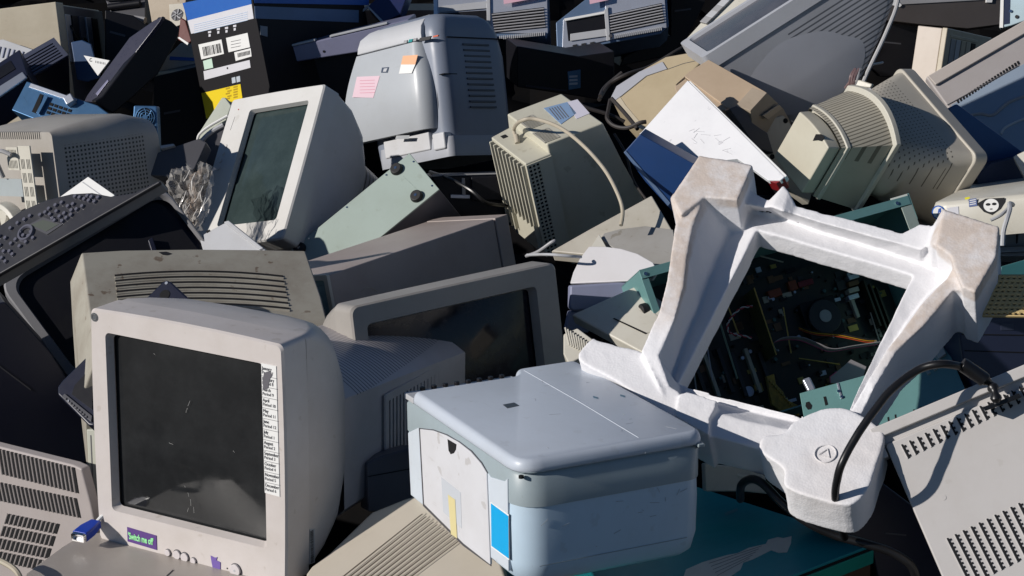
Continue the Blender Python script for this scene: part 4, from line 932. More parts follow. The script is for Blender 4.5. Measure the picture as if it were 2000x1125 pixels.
# side grille of the step
b0, b1 = top4[1], top4[2]; ey2 = (b1-b0).normalized(); n2 = ey2.cross(Vector((0,0,1)))
if n2.x < 0: n2 = -n2
g = G(); cells = []
for i in range(3):
    for j in range(24): cells.append((.005+i*.0095, .0115+i*.0095, .006+j*.0092, .0120+j*.0092))
wv = (b1-b0).length
perf(g, b0+Vector((0,0,-.232))+n2*.0006, ey2, (0,0,1), n2, wv-.002, .228, [c for c in cells if c[1] < wv-.003], .003); T.part('side_grille', g, OB)
T.part('grille_cavity', G().hex([b0+ey2*.003+Vector((0,0,-.228)), b1-ey2*.004+Vector((0,0,-.228)), b1-ey2*.004+Vector((0,0,-.228))+n2*.001, b0+ey2*.003+Vector((0,0,-.228))+n2*.001, b0+ey2*.003+Vector((0,0,-.008)), b1-ey2*.004+Vector((0,0,-.008)), b1-ey2*.004+Vector((0,0,-.008))+n2*.001, b0+ey2*.003+Vector((0,0,-.008))+n2*.001]), HOLE)
decal(T, 'rating_label', [(1062,212),(1108,200),(1126,222),(1096,243)], flat('blue_label',(.22,.33,.50),.5), ax=2, val=H, out=1)
decal(T, 'white_label', [(1108,200),(1128,195),(1152,222),(1126,233)], flat('lilac_label',(.62,.60,.68),.5), ax=2, val=H, out=1)
for i in range(5):
    decal(T, 'fine_print', [(1072+5*i,212-1.3*i),(1074+5*i,211.5-1.3*i),(1092+5*i,234-1.3*i),(1090+5*i,234.5-1.3*i)], LINE, ax=2, val=H+.001, t=.0004, out=1)
g = G(); cells = [(.004+i*.006,.007+i*.006,.004,.034) for i in range(10)]
for (u, v) in ((1010,236),(1040,262)):
    q = T.L(u, v, 2, H); perf(g, (q.x,q.y,H+.0002), (1,0,0), (0,1,0), (0,0,1), .064, .038, cells, .0016)
T.part('louvre_plate', g, plastic('louvre_grey',(.42,.40,.34)))
q = T.L(985,267,2,zt); T.part('socket', G().box(q.x-.008,q.x+.008,q.y-.006,q.y+.006,zt,zt+.001), HOLE, bevel=0)
cp_ = [T.at(1008,272,4.70)]
cb = smooth([T.L(1010,276,2,zt+.004), T.L(1004,252,2,zt+.02), T.at(1018,236,4.66), T.at(1048,233,4.64), T.at(1095,250,4.60), T.at(1140,285,4.53), T.at(1180,330,4.50), T.at(1205,375,4.46), T.at(1216,410,4.44), T.at(1213,440,4.42)], 8)
T.part('cable', G().tube(cb, .0042, 10), GCABLE)
T.part('cable_plug', G().tube([T.L(1011,280,2,zt+.001), T.L(1008,264,2,zt+.012)], .0062, 12), GCABLE, bevel=.001)

# beige monitor front lying flat under it, and the rest of that hollow
T = plate('monitor_stand', 'flat beige monitor base under the looping beige cable', 'monitor base', [(1076,490),(1150,448),(1273,381),(1325,470),(1318,520),(1280,530),(1180,500)], 4.46, (-.25,-.35,.9), BEIGE, .03, part='base')
T.trace('grey_patch', [(1172,466),(1180,455),(1210,447),(1260,441),(1315,448),(1325,510),(1280,530),(1220,500)], plastic('patch_grey',(.33,.32,.30),dirt=.4,spots=.6), .006, .008, bevel=.002)  # greyer raised patch on the beige base
T.trace('tab', [(1153,484),(1170,457),(1184,482)], CREAM, .016, .010, bevel=.001)
T = Thing('inkjet_printer', 'small white printer with curved fan-shaped lid and front painted shade-blue, left of the foam frame', 'printer', frame(1195, 530, 4.28, (-.40,-.50,.77), (1250,548)))
T.trace('lid', [(1113,553),(1119,532),(1132,505),(1150,481),(1180,481),(1212,485),(1245,495),(1275,512),(1285,530),(1275,546),(1190,550)], plastic('fan_white',(.60,.59,.60),dirt=.15), 0, .006, bevel=.002)
S = Sub(T, frame(1180, 575, 4.26, (.05,-.93,.36), (1240,572)))
S.trace('front_shell', [(1114,558),(1250,549),(1262,560),(1180,602),(1120,608),(1113,602)], plastic('front_shade_blue',(.26,.28,.40),dirt=.15), 0, .06, bevel=.004)  # blue-grey puts the shade of the front into its colour
S.trace('lower_shell', [(1104,648),(1108,630),(1113,608),(1150,604),(1150,650)], plastic('front_shade_blue2',(.24,.26,.38),dirt=.15), -.01, .06, bevel=.003)  # same blue shade painted on the lower part
T = plate('laptop_base', 'flat cream slab with square hatch, between small white printer and foam frame', 'computer part', [(1116,614),(1246,556),(1345,622),(1290,705),(1246,684)], 4.12, (-.22,-.36,.9), CREAM, .026, part='base', bevel=.004)
T.trace('hatch', [(1198,622),(1262,597),(1310,640),(1262,650)], CREAM, .0015, .0015, bevel=.0005)
T.trace('hatch_gap', [(1197,622),(1200,621),(1263,650),(1260,652)], HOLE, .002, .0008, bevel=0)
T = Thing('ventilation_cover', 'small cream ribbed vent block beside the wide monitor edge', 'vent cover', frame(1125, 665, 3.95, (-.2,-.45,.87), (1150,662)))
T.trace('block', [(1100,652),(1128,640),(1158,662),(1150,690),(1110,710),(1100,690)], CREAM, 0, .04, bevel=.003)
for i in range(9):
    a, b = T.L(1104+i*5.2, 648+i*3.4-8, 2, .001), T.L(1112+i*4.6, 648+i*3.4+26-i*1, 2, .001)
    T.part('rib', G().tube([a, b], .0016, 6), CREAM)
    T.part('groove', G().tube([a+Vector((.0042,0,-.0008)), b+Vector((.0042,0,-.0008))], .0013, 5), HOLE)
# dark things in the hollow by the laser printer
T = plate('dark_drive', 'dark computer drive cage in the hollow between sage case and ribbed monitor', 'computer part', [(842,345),(1000,340),(1010,440),(900,440)], 4.9, (.15,-.95,.25), BLACK, .1, part='cage')
T.trace('bracket', [(902,348),(908,348),(910,388),(903,388)], GREY, .004, .004, bevel=.001)
T.trace('connector', [(880,380),(918,381),(918,388),(880,387)], STEEL, .005, .005, bevel=.001)
T.trace('cover', [(920,346),(975,344),(984,392),(922,392)], BLACK, .01, .01, bevel=.003)
T.trace('wire_bar', [(845,341),(990,337),(990,340),(845,344)], GREY, .002, .003, bevel=.0005)
# ---------------------------------------------------------------- polystyrene frame
def foam_mat():
    m, nt, b = _new('polystyrene'); L = nt.links
    tc = nt.nodes.new('ShaderNodeTexCoord').outputs['Object']
    vo = nt.nodes.new('ShaderNodeTexVoronoi'); vo.inputs['Scale'].default_value = 260; L.new(tc, vo.inputs['Vector'])
    n1 = nt.nodes.new('ShaderNodeTexNoise'); n1.inputs['Scale'].default_value = 12; n1.inputs['Detail'].default_value = 9; n1.inputs['Roughness'].default_value = .7; L.new(tc, n1.inputs['Vector'])
    n2 = nt.nodes.new('ShaderNodeTexNoise'); n2.inputs['Scale'].default_value = 4.5; n2.inputs['Detail'].default_value = 4; L.new(tc, n2.inputs['Vector'])
    sp = nt.nodes.new('ShaderNodeSeparateXYZ'); L.new(tc, sp.inputs[0])
    zt = nt.nodes.new('ShaderNodeMapRange'); L.new(sp.outputs[2], zt.inputs[0]); zt.inputs[1].default_value = .048; zt.inputs[2].default_value = .056
    yt = nt.nodes.new('ShaderNodeMapRange'); L.new(sp.outputs[1], yt.inputs[0]); yt.inputs[1].default_value = .02; yt.inputs[2].default_value = .16
    f = math_(nt, 'MULTIPLY', zt.outputs[0], yt.outputs[0])
    k = nt.nodes.new('ShaderNodeMapRange'); L.new(n1.outputs[0], k.inputs[0]); k.inputs[1].default_value = .30; k.inputs[2].default_value = .56
    f = math_(nt, 'MULTIPLY', f, math_(nt, 'MULTIPLY', k.outputs[0], .9))
    k2 = nt.nodes.new('ShaderNodeMapRange'); L.new(n2.outputs[0], k2.inputs[0]); k2.inputs[1].default_value = .60; k2.inputs[2].default_value = .72
    f = math_(nt, 'MAXIMUM', f, math_(nt, 'MULTIPLY', k2.outputs[0], .25))
    mx = nt.nodes.new('ShaderNodeMix'); mx.data_type = 'RGBA'; mx.inputs[6].default_value = (.74,.735,.75,1); mx.inputs[7].default_value = (.54,.455,.39,1)
    L.new(f, mx.inputs[0]); L.new(mx.outputs[2], b.inputs['Base Color']); b.inputs['Roughness'].default_value = .75
    b.inputs['Subsurface Weight'].default_value = 0.0
    bp = nt.nodes.new('ShaderNodeBump'); bp.inputs['Strength'].default_value = .22; bp.inputs['Distance'].default_value = .0012
    L.new(math_(nt, 'ADD', vo.outputs['Distance'], n1.outputs[0]), bp.inputs['Height']); L.new(bp.outputs[0], b.inputs['Normal'])
    return m
FOAM = foam_mat()
T = Thing('foam_frame', 'white moulded polystyrene packing frame with square opening and brown dirt on its rim', 'foam packaging', pose='foam')
ST = [  # hole, foot, top inner, top outer, top height
 ((1325,748),(1312,742),(1286,694),(1252,686),.045),
 ((1350,700),(1330,690),(1318,622),(1288,606),.060), ((1385,632),(1368,600),(1335,560),(1303,545),.062), ((1420,563),(1400,520),(1342,495),(1314,470),.062),
 ((1450,505),(1428,455),(1352,440),(1320,432),.064), ((1477,451),(1446,418),(1374,384),(1309,386),.068), ((1478,450),(1447,416),(1378,378),(1366,303),.070),
 ((1481,449),(1449,413),(1441,388),(1470,321),.070), ((1492,453),(1464,411),(1452,398),(1462,370),.040), ((1515,459),(1494,416),(1492,406),(1502,392),.034),
 ((1530,463),(1514,422),(1508,404),(1530,361),.045), ((1545,467),(1532,428),(1528,412),(1540,372),.045), ((1560,472),(1552,434),(1550,418),(1556,402),.034), ((1600,484),(1600,452),(1600,434),(1602,415),.034),
 ((1650,498),(1655,468),(1655,449),(1655,427),.034), ((1700,512),(1710,485),(1710,464),(1710,441),.034), ((1745,525),(1762,502),(1765,478),(1762,455),.034),
 ((1770,533),(1798,514),(1800,488),(1795,437),.036), ((1779,536),(1818,524),(1812,478),(1822,440),.040), ((1781,537),(1838,530),(1822,476),(1842,407),.066),
 ((1782,538),(1850,538),(1856,503),(1952,442),.070), ((1780,543),(1846,548),(1864,520),(1946,492),.070), ((1768,566),(1812,576),(1850,545),(1893,568),.060), ((1748,608),(1778,620),(1806,588),(1862,566),.058),
 ((1718,670),(1742,676),(1770,636),(1805,634),.056), ((1692,726),(1710,730),(1732,684),(1752,684),.055), ((1668,778),(1680,782),(1696,742),(1708,756),.050),
 ((1655,803),(1660,812),(1660,806),(1683,808),.035), ((1600,812),(1596,826),(1590,838),(1580,880),.020), ((1560,811),(1552,824),(1535,838),(1502,882),.020),
 ((1480,792),(1472,806),(1455,822),(1445,866),.022), ((1400,771),(1392,784),(1380,800),(1385,850),.024), ((1350,756),(1335,768),(1318,785),(1320,822),.024)]
R = [[], [], [], [], [], []]
for h, f, ti, to, z in ST:
    a = T.L(*h, 2, 0); R[0].append(a+Vector((0,0,-.045))); R[1].append(a)
    R[2].append(T.L(*f, 2, -.012)); R[3].append(T.L(*ti, 2, z)); o = T.L(*to, 2, z); R[4].append(o); R[5].append(Vector((o.x, o.y, -.05)))
g = G(); n = len(ST); vs = [p for r in R for p in r]; fs = []
for i in range(6):
    for j in range(n):
        k = (j+1) % n; i2 = (i+1) % 6
        fs.append((i*n+j, i*n+k, i2*n+k, i2*n+j))
g.add(vs, fs)
def blk(pts, z, t, zlist=None, sm=False):
    if sm:
        P = smooth([T.L(u, v, 2, z) for u, v in pts], 4, closed=True)
        return P, [p+Vector((0,0,-t)) for p in P]
    P = [T.L(u, v, 2, z if zlist is None else zlist[i]) for i, (u, v) in enumerate(pts)]
    return P, [p+Vector((0,0,-t)) for p in P]
# corner blocks
P, Q = blk([(1130,700),(1155,662),(1168,664),(1210,676),(1246,684),(1262,692),(1282,704),(1290,730),(1300,748),(1326,765),(1336,790),(1330,820),(1290,800),(1200,742)], .030, .08, sm=True); g.rings([Q, P])
P, Q = blk([(1385,850),(1318,812),(1326,770),(1345,765),(1372,774),(1400,782),(1396,800),(1386,815)], .036, .09); g.rings([Q, P])
P, Q = blk([(1483,868),(1492,852),(1530,846),(1545,828),(1572,812),(1608,798),(1650,797),(1690,815),(1722,840),(1726,862),(1712,905),(1694,955),(1660,985),(1600,975),(1535,950),(1530,915),(1490,885)], .052, .075, sm=True); g.rings([Q, P])
P, Q = blk([(1376,384),(1441,390),(1470,322),(1366,303),(1312,386),(1330,420)], .074, .12); g.rings([Q, P])
P, Q = blk([(1842,408),(1952,442),(1946,500),(1905,570),(1880,560),(1862,520),(1858,500),(1828,478)], .076, .13); g.rings([Q, P])
fo = T.part('frame', g, FOAM)
fo.data.name = 'polystyrene_frame'
rm_ = fo.modifiers.new('remesh', 'REMESH'); rm_.mode = 'VOXEL'; rm_.voxel_size = .0024; rm_.use_smooth_shade = True
sm = fo.modifiers.new('smooth', 'SMOOTH'); sm.factor = .5; sm.iterations = 4
tx = bpy.data.textures.new('lumps', 'CLOUDS'); tx.noise_scale = .030; tx.noise_depth = 4
dp = fo.modifiers.new('lumps', 'DISPLACE'); dp.texture = tx; dp.strength = .0022; dp.mid_level = .5; dp.texture_coords = 'LOCAL'
q = T.L(1612,887,2,.052)
for r, rr2 in ((.0165,.0012),):
    T.part('moulded_ring', G().tube([(q.x+r*math.cos(t),q.y+r*math.sin(t),.0535) for t in [2*math.pi*k/32 for k in range(33)]], rr2, 6), FOAM)
tri = [Vector((q.x+.010*math.cos(t),q.y+.010*math.sin(t),.0533)) for t in (math.pi/2, math.pi*7/6, math.pi*11/6, math.pi/2)]
T.part('moulded_triangle', G().tube(tri, .0009, 5), FOAM)

# ---------------------------------------------------------------- open computer under the foam
T = Thing('open_computer', 'open teal computer case with circuit board and cables inside, seen through the foam frame', 'computer', pose='case', group='computer cases in the heap')
W, D, H = T.d; H0 = H-.21  # floor sunk deeper so the walls shade the inside
T.part('floor', G().box(0,W,0,D,H0-.006,H0), plastic('shaded_teal_floor',(.02,.026,.022),dirt=.4), bevel=.001)  # floor colour darkened too, for the shade inside the case
T.part('wall', G().box(0,W,D-.003,D,H0,H), TEAL, bevel=.001)
T.part('wall', G().box(0,.003,0,D,H0,H), TEAL, bevel=.001)
T.part('wall', G().box(W-.003,W,0,D,H0,H), TEAL, bevel=.001)
T.part('wall', G().box(0,W,0,.003,H0,H-.02), TEAL, bevel=.001)
# folded rims
T.part('rim', G().box(0,W,D-.018,D+.0005,H,H+.002), TEAL, bevel=.0006)
T.part('rim', G().box(-.0005,.014,0,D-.02,H,H+.002), TEAL, bevel=.0006)
T.part('rim', G().box(W-.024,W+.0005,D-.11,D-.02,H+.0005,H+.003), SAGE, bevel=.0006)
for p in ((.010,D-.010),(W-.03,D-.009)): T.part('screw', G().cyl((p[0],p[1],H+.002),(0,0,1),.0036,.002,14), CHROME)
q = T.L(1261,588,0,0.0); T.part('knob', G().cyl((-.002,D-.075,H-.018),(-1,0,0),.014,.014,20), RUBBER, bevel=.002)
bd = T.part('circuit_board', G().box(.07,W-.10,.02,D-.05,H0+.006,H0+.008), GREEN_PCB)
zb_ = H0+.008
def I(u, v, z=0): return T.L(u, v, 2, zb_+z)
rnd = random.Random(5)
BRN = plastic('brown_component', (.14,.07,.025)); GOLD = flat('gold_contacts', (.50,.36,.10), .3, .8); ORG = plastic('orange_socket', (.24,.05,.015)); RED = plastic('dark_red_socket', (.18,.015,.02)); DK = plastic('slot_black', (.03,.03,.03)); IV = plastic('ivory_socket', (.45,.42,.34))
for i in range(6):     # expansion slots, lower left
    a = I(1352+i*27, 700+(i%2)*8, .004); 
    T.part('expansion_slot', G().hex([a+Vector((x,y,z)) for z in (-.004,.008) for x, y in ((-.004,-.075),(.004,-.075),(.004,.02),(-.004,.02))]), [DK,IV,DK,DK,IV,DK][i], bevel=.001)
for (u, v, w, h, m_) in ((1510,575,.030,.016,ORG),(1570,555,.035,.012,RED),(1640,560,.02,.02,DK),(1665,600,.008,.05,IV),(1545,560,.018,.02,ORG),(1690,560,.02,.024,DK),(1480,800,.02,.01,IV)):
    a = I(u, v); T.part('socket', G().box(a.x-w/2,a.x+w/2,a.y-h/2,a.y+h/2,zb_,zb_+.012), m_, bevel=.001)
for i in range(3):
    a = I(1690+i*12, 590+i*6); T.part('memory_module', G().box(a.x-.002,a.x+.002,a.y-.06,a.y+.04,zb_,zb_+.03), GREEN_PCB)
a = I(1600,625); T.part('heatsink', G().box(a.x-.04,a.x+.04,a.y-.04,a.y+.04,zb_,zb_+.02), BLACK, bevel=.002)
fan = T.part('cpu_fan', G().cyl((a.x,a.y,zb_+.02),(0,0,1),.036,.014,32), plastic('fan_black',(.02,.02,.022)), bevel=.002)
T.part('fan_hub', G().cyl((a.x,a.y,zb_+.034),(0,0,1),.013,.002,28), plastic('pale_disc',(.32,.33,.34)), parent=fan)
for i in range(90):
    a = I(rnd.uniform(1400,1720), rnd.uniform(530,800)); r = rnd.choice((.002,.003,.004))
    T.part('capacitor', G().cyl((a.x,a.y,zb_),(0,0,1),r,rnd.uniform(.006,.012),10), rnd.choice((DK,STEEL,BLACK,plastic('cap_teal',(.05,.12,.12)) if i == 0 else bpy.data.materials['cap_teal'])), bevel=.0005)
for i in range(100):
    a = I(rnd.uniform(1360,1740), rnd.uniform(520,800)); w, h = rnd.uniform(.003,.012), rnd.uniform(.003,.009)
    T.part('chip', G().box(a.x-w,a.x+w,a.y-h,a.y+h,zb_,zb_+.003), rnd.choice((BLACK,DK,DK,GOLD,BRN,IV,BRN,STEEL)))
a = I(1462,765); T.part('battery', G().cyl((a.x,a.y,zb_),(0,0,1),.011,.004,24), STEEL, bevel=.001)
for i, (u, v, u2, v2) in enumerate(((1375,640,1392,742),(1408,560,1445,660),(1350,690,1362,775),(1485,500,1530,512),(1560,700,1640,712),(1620,600,1628,660),(1700,610,1722,680),(1530,600,1545,690))):
    a, b = I(u, v, .012), I(u2, v2, .012); T.part('metal_rail', G().tube([a, b], .0016, 5), [STEEL, GOLD, STEEL, IV, GOLD, STEEL, IV, GOLD][i])
for i in range(4):
    a = I(1660, 545+i*13, .0); T.part('port_block', G().box(a.x-.012,a.x+.012,a.y-.005,a.y+.005,zb_,zb_+.022), [STEEL, BRN, IV, STEEL][i], bevel=.001)
card = [I(1462,570,.03),I(1505,700,.03)]
T.part('expansion_card', G().hex([card[0]+Vector((0,0,-.03)),card[1]+Vector((0,0,-.03)),card[1]+Vector((.002,0,-.03)),card[0]+Vector((.002,0,-.03)),card[0]+Vector((0,0,.03)),card[1]+Vector((0,0,.03)),card[1]+Vector((.002,0,.03)),card[0]+Vector((.002,0,.03))]), plastic('card_olive',(.12,.11,.04),scale=5,dirt=.6))
T.part('card_edge', G().tube([card[0]+Vector((.001,0,.031)),card[1]+Vector((.001,0,.031))], .0014, 5), GOLD)
card2 = [I(1400,610,.035),I(1440,740,.02)]
T.part('card_bracket', G().tube(card2, .0022, 5), plastic('bracket_green',(.25,.33,.25)))
gp = [(1497,735),(1512,730),(1516,750),(1530,765),(1536,780),(1560,792),(1562,812),(1530,808),(1508,790),(1503,765)]
T.part('gold_connector', G().prism([I(u, v, .045) for u, v in gp], (0,0,-.010)), plastic('amber_card',(.45,.27,.03),rough=.3,dirt=.8,dcol=(.10,.06,.01),scale=6), bevel=.001)
for i in range(12):
    a = I(1505+i*4.5, 745+i*5, .048); T.part('pin', G().box(a.x-.0015,a.x+.0015,a.y-.0015,a.y+.0015,zb_+.045,zb_+.050), GOLD)
# twisted red and white wire
base = smooth([I(1470,598,.05),I(1448,602,.055),I(1430,618,.06),I(1421,636,.06),I(1426,650,.06),I(1445,655,.06),I(1468,660,.055)], 10)
for ph, m_, nm in ((0, flat('red_wire',(.45,.03,.05)), 'red'), (math.pi, flat('white_wire',(.6,.6,.58)), 'white')):
    pts = []
    for i, p in enumerate(base):
        t = (base[min(i+1,len(base)-1)]-base[max(i-1,0)]).normalized(); s1 = t.orthogonal().normalized(); s2 = t.cross(s1)
        pts.append(p+(s1*math.cos(i*.75+ph)+s2*math.sin(i*.75+ph))*.0016)
    T.part('fan_wire', G().tube(pts, .0013, 6), m_)
for k, (cc, off) in enumerate((((.55,.28,.02),0),((.5,.08,.02),3),((.03,.03,.03),-3))):
    T.part('power_wire', G().tube(smooth([I(1560,640+off,.03),I(1590,650+off,.05),I(1640,655+off,.055),I(1690,665+off,.06),I(1712,666+off,.06)],8), .0010, 6), flat('wire%d' % k, cc))
# ribbon cable, grey with a pink edge
def rib_(pts, w, name, m_):
    c_ = smooth([I(u, v, z) for u, v, z in pts], 8)
    return T.part(name, G().rings([[p+Vector((0,0,0)), p+Vector((0,0,w)), p+Vector((.0008,.0012,w)), p+Vector((.0008,.0012,0))] for p in c_]), m_, smooth_ang=60)
RIBM = plastic('ribbon_grey', (.36,.33,.34), dirt=.2); PINK = flat('ribbon_pink', (.55,.10,.22))
path = [(1510,690,.02),(1505,675,.03),(1525,664,.04),(1560,664,.05),(1590,675,.055),(1620,686,.055),(1660,680,.055),(1715,672,.055)]
rib_(path, .02, 'ribbon_cable', RIBM)
T.part('ribbon_edge', G().tube([p+Vector((0,0,-.0004)) for p in smooth([I(*p) for p in path], 8)], .0013, 5), PINK)
T.part('ribbon_cable', G().prism([I(u, v, .065) for u, v in [(1622,736),(1648,715),(1662,702),(1692,716),(1682,748),(1622,748)]], (0,0,-.001)), RIBM)
T.part('ribbon_edge', G().tube([I(1622,748,.066),I(1621,736,.066),I(1634,726,.066)], .001, 5), PINK)
# drive cage plate and white clip
S = Sub(T, frame(1640, 775, 3.98, (-.12,-.62,.77), (1700,750)))
S.trace('cage_plate', [(1562,768),(1700,730),(1712,800),(1690,830),(1572,826)], TEAL, 0, .003, bevel=.0008)
S.trace('slot', [(1608,775),(1613,774),(1617,790),(1612,792)], HOLE, .0008, .0006, bevel=0)
S.trace('keyhole', [(1574,786),(1580,784),(1586,792),(1584,799),(1578,800),(1573,793)], HOLE, .0008, .0006, bevel=0)
for u, v in ((1638,765),(1644,776)):
    p = S.L(u, v, 2, 0); S.part('screw', G().cyl((p.x,p.y,0),(0,0,1),.003,.003,12), CHROME)
S.trace('strap', [(1634,748),(1638,747),(1646,778),(1642,779)], STEEL, .002, .002, bevel=.0005)
S.trace('silver_capsule', [(1566,740),(1582,734),(1594,760),(1578,764)], STEEL, .0, .012, bevel=.004)
# right hand end of the case
S2 = Sub(T, frame(1800, 740, 3.96, (-.22,-.40,.89), (1880,700)))
S2.trace('end_plate', [(1700,795),(1735,740),(1790,700),(1838,672),(1855,690),(1885,760),(1900,790),(1760,838),(1715,850),(1690,830)], TEAL, 0, .004, bevel=.001)
S2.trace('cream_clip', [(1826,684),(1840,672),(1848,690),(1834,700)], CREAM, .006, .006, bevel=.001)
for i in range(3): S2.trace('drive_rail', [(1800+i*13,712-i*8),(1806+i*13,708-i*8),(1818+i*13,728-i*8),(1812+i*13,732-i*8)], SAGE, .003, .003, bevel=.0006)
for u, v in ((1733,815),(1747,810),(1783,800),(1797,795)): S2.trace('slot', [(u,v),(u+3,v-1),(u+4,v+7),(u+1,v+8)], HOLE, .0008, .0006, bevel=0)
# teal bracket behind the foam, upper right
T = Thing('metal_bracket', 'teal and grey bent metal bracket standing up behind the foam frame', 'bracket', frame(1720, 430, 4.55, (-.2,-.85,.5), (1780,415)))
T.trace('bar', [(1630,424),(1742,390),(1748,408),(1690,436),(1650,440)], TEAL, 0, .02, bevel=.001)
T.trace('grey_plate', [(1738,388),(1772,378),(1790,430),(1775,452),(1762,452),(1757,430),(1750,426),(1754,414)], plastic('bracket_grey',(.42,.45,.43)), .003, .003, bevel=.001)
T.trace('dark_mesh', [(1650,440),(1745,408),(1765,460),(1680,452)], DGREY, -.01, .01, bevel=0)
T.trace('edge', [(1768,379),(1775,377),(1793,428),(1787,430)], TEAL, .0, .012, bevel=.001)
p = T.L(1747,397,2,.003); T.part('screw', G().cyl((p.x,p.y,.003),(0,0,1),.005,.002,14), CHROME)
# ---------------------------------------------------------------- right side of the heap
# big grey monitor lying on its side, top right
T = Thing('crt_monitor', 'huge blue-grey monitor on its side with bulging smooth shell and ribbed tail, top right', 'monitor', pose='zm', group='CRT monitors in the heap')
W, D, H = T.d
ZB = plastic('blue_grey_shell', (.30,.33,.39), dirt=.2, rough=.38)
ZR = plastic('ribbed_blue_grey', (.31,.30,.33), dirt=.2, vents=[{'y': (.13,.42,.5,1.1), 'z': (.02,.40,.0125,.34,'y',.18)}], hole=(.10,.10,.12), hdepth=1.2)
ZR = plastic('ribbed_blue_grey', (.31,.32,.35), dirt=.2, hole=(.08,.085,.10), hdepth=1.0, vents=[{'x': (W-.06,1), 'z': (.19,1), 'y': (.035,.26,.0115,.32)}])
def sec(x1, z0, z1, r, y): return rr(x1/2, (z0+z1)/2, x1/2, (z1-z0)/2, r, y)
T.part('shell', G().rings(eq([sec(W,.0,.49,.012,.012), sec(W,.022,.47,.02,.06), sec(W-.002,.045,.445,.03,.115), sec(W-.006,.068,.38,.03,.17), sec(W-.012,.09,.29,.03,.235), sec(W-.03,.11,.23,.03,.30)]), False, True), ZR, smooth_ang=60)
T.part('bezel', G().rings([rr(W/2,.245,W/2+.004,.252,.012,.014), rr(W/2,.245,W/2+.004,.252,.012,-.022), rr(W/2,.245,W/2-.014,.232,.012,-.022), rr(W/2,.245,W/2-.018,.228,.012,-.012)], False, False), plastic('pale_bezel',(.44,.45,.48),dirt=.15), smooth_ang=40)
T.part('screen', G().grid(lambda a, b: (.016+(W-.032)*a, -.014-.006*(1-(2*a-1)**2)*(1-(2*b-1)**2), .016+.458*b), 14, 14), screen_glass('dusty_glass',(.07,.072,.085),.25), smooth_ang=180)
def dome(a, b):
    r = b; t = 2*math.pi*a
    y = .120+(.112)*r*math.cos(t); z = .165+.160*r*math.sin(t)
    return (W-.0045+.006*(1-r**3)-.06*max(0,y-.15), y, z-.35*(max(0,y-.112))*(-1))
T.part('smooth_bulge', G().grid(dome, 48, 14), plastic('blue_grey_shell2', (.31,.32,.355), dirt=.15, rough=.38), smooth_ang=180)
T.part('moulded_edge', G().tube(smooth([Vector(p) for p in ((W+.001,.06,.472),(W-.001,.115,.447),(W-.005,.17,.382),(W-.011,.235,.292),(W-.029,.30,.232))],5), .005, 8), plastic('pale_edge',(.40,.40,.41),dirt=.2))
# keyboard like strip left of it
T = plate('keyboard', 'cream keyboard edge pointing down-left at the top, left of huge monitor', 'keyboard', [(1330,86),(1345,70),(1400,10),(1440,-30),(1500,-30),(1440,18),(1385,62)], 5.9, (-.35,-.7,.62), CREAM, .02, part='base')
for i in range(7):
    T.trace('key', [(1366+i*11,42-i*11),(1378+i*11,30-i*11),(1392+i*11,34-i*11),(1380+i*11,46-i*11)], [GREY,LGREY][i%2], .010, .010, bevel=.002)
T.trace('edge_line', [(1340,82),(1444,20),(1446,24),(1343,86)], BLACK, .001, .002, bevel=0)
# monitor from behind with dimpled shell
T = Thing('crt_monitor', 'beige monitor seen from behind with dimpled flared shell and ribbed square tail', 'monitor', pose='ym', group='CRT monitors in the heap')
W, D, H = T.d
YB = plastic('warm_grey_beige', (.43,.40,.34), dirt=.25)
DIM = plastic('dimpled_shell', (.43,.40,.34), dirt=.25, vents=[{'z':(H-.10,1), 'y':(.055,.215,.0095,.30), 'x':(-.2,W-.02,.0095,.32)}], hole=(.10,.09,.075))
RIBY = plastic('ribbed_beige', (.40,.37,.30), dirt=.25, vents=[{'z':(H*.66,1), 'y':(.2,D-.03,.5,1.1), 'x':(-.2,W,.0075,.32)}], hole=(.14,.13,.10), hdepth=1.0)
cxx = W/2
T.part('bezel', G().rings(eq([rr(cxx,H/2,W/2+.004,H/2+.004,.02,-.02), rr(cxx,H/2,W/2+.004,H/2+.004,.02,.018)])), YB, bevel=.004)
fl = []
for i in range(15):
    t = i/14; y = .012+.205*t; k = 1-.46*(t**1.15)*(1) + .10*math.sin(math.pi*t)*0 - .0
    k = 1-.45*t**.92+.05*math.sin(math.pi*t)
    fl.append(rr(cxx, H/2, (W/2)*k, (H/2)*k, .02+.05*t, y))
T.part('shell', G().rings(eq(fl), False, False), DIM, smooth_ang=60)
q = [T.L(1562,222,1,D), T.L(1614,290,1,D), T.L(1577,388,1,D), T.L(1517,277,1,D)]
x0, x1 = min(p.x for p in q), max(p.x for p in q); z0, z1 = min(p.z for p in q), max(p.z for p in q)
tcx, tcz, thw, thh = (q[0].x+q[1].x)/2, (q[0].z+q[2].z)/2, abs(q[0].x-q[1].x)/2+.004, max(.05, abs(q[1].z-q[2].z)/2+.004)
def arch_(y, hw, hh, cx, cz, ar, n=12):
    P = [Vector((cx+hw*(-1+2*i/n), y, cz+hh+ar*(1-(-1+2*i/n)**2))) for i in range(n+1)]
    return P+[Vector((cx+hw, y, cz-hh)), Vector((cx-hw, y, cz-hh))]
T.part('tail', G().rings([arch_(.19,thw+.035,thh+.03,cxx,H/2,.035), arch_(D-.03,thw+.006,thh+.004,tcx,tcz,.012)], False, False), RIBY, smooth_ang=40)
T.part('rear_cover', G().rings([arch_(D-.032,thw+.002,thh+.0,tcx,tcz,.012), arch_(D,thw,thh,tcx,tcz,.006)]), plastic('pale_rear',(.50,.47,.38),dirt=.2), bevel=.003)
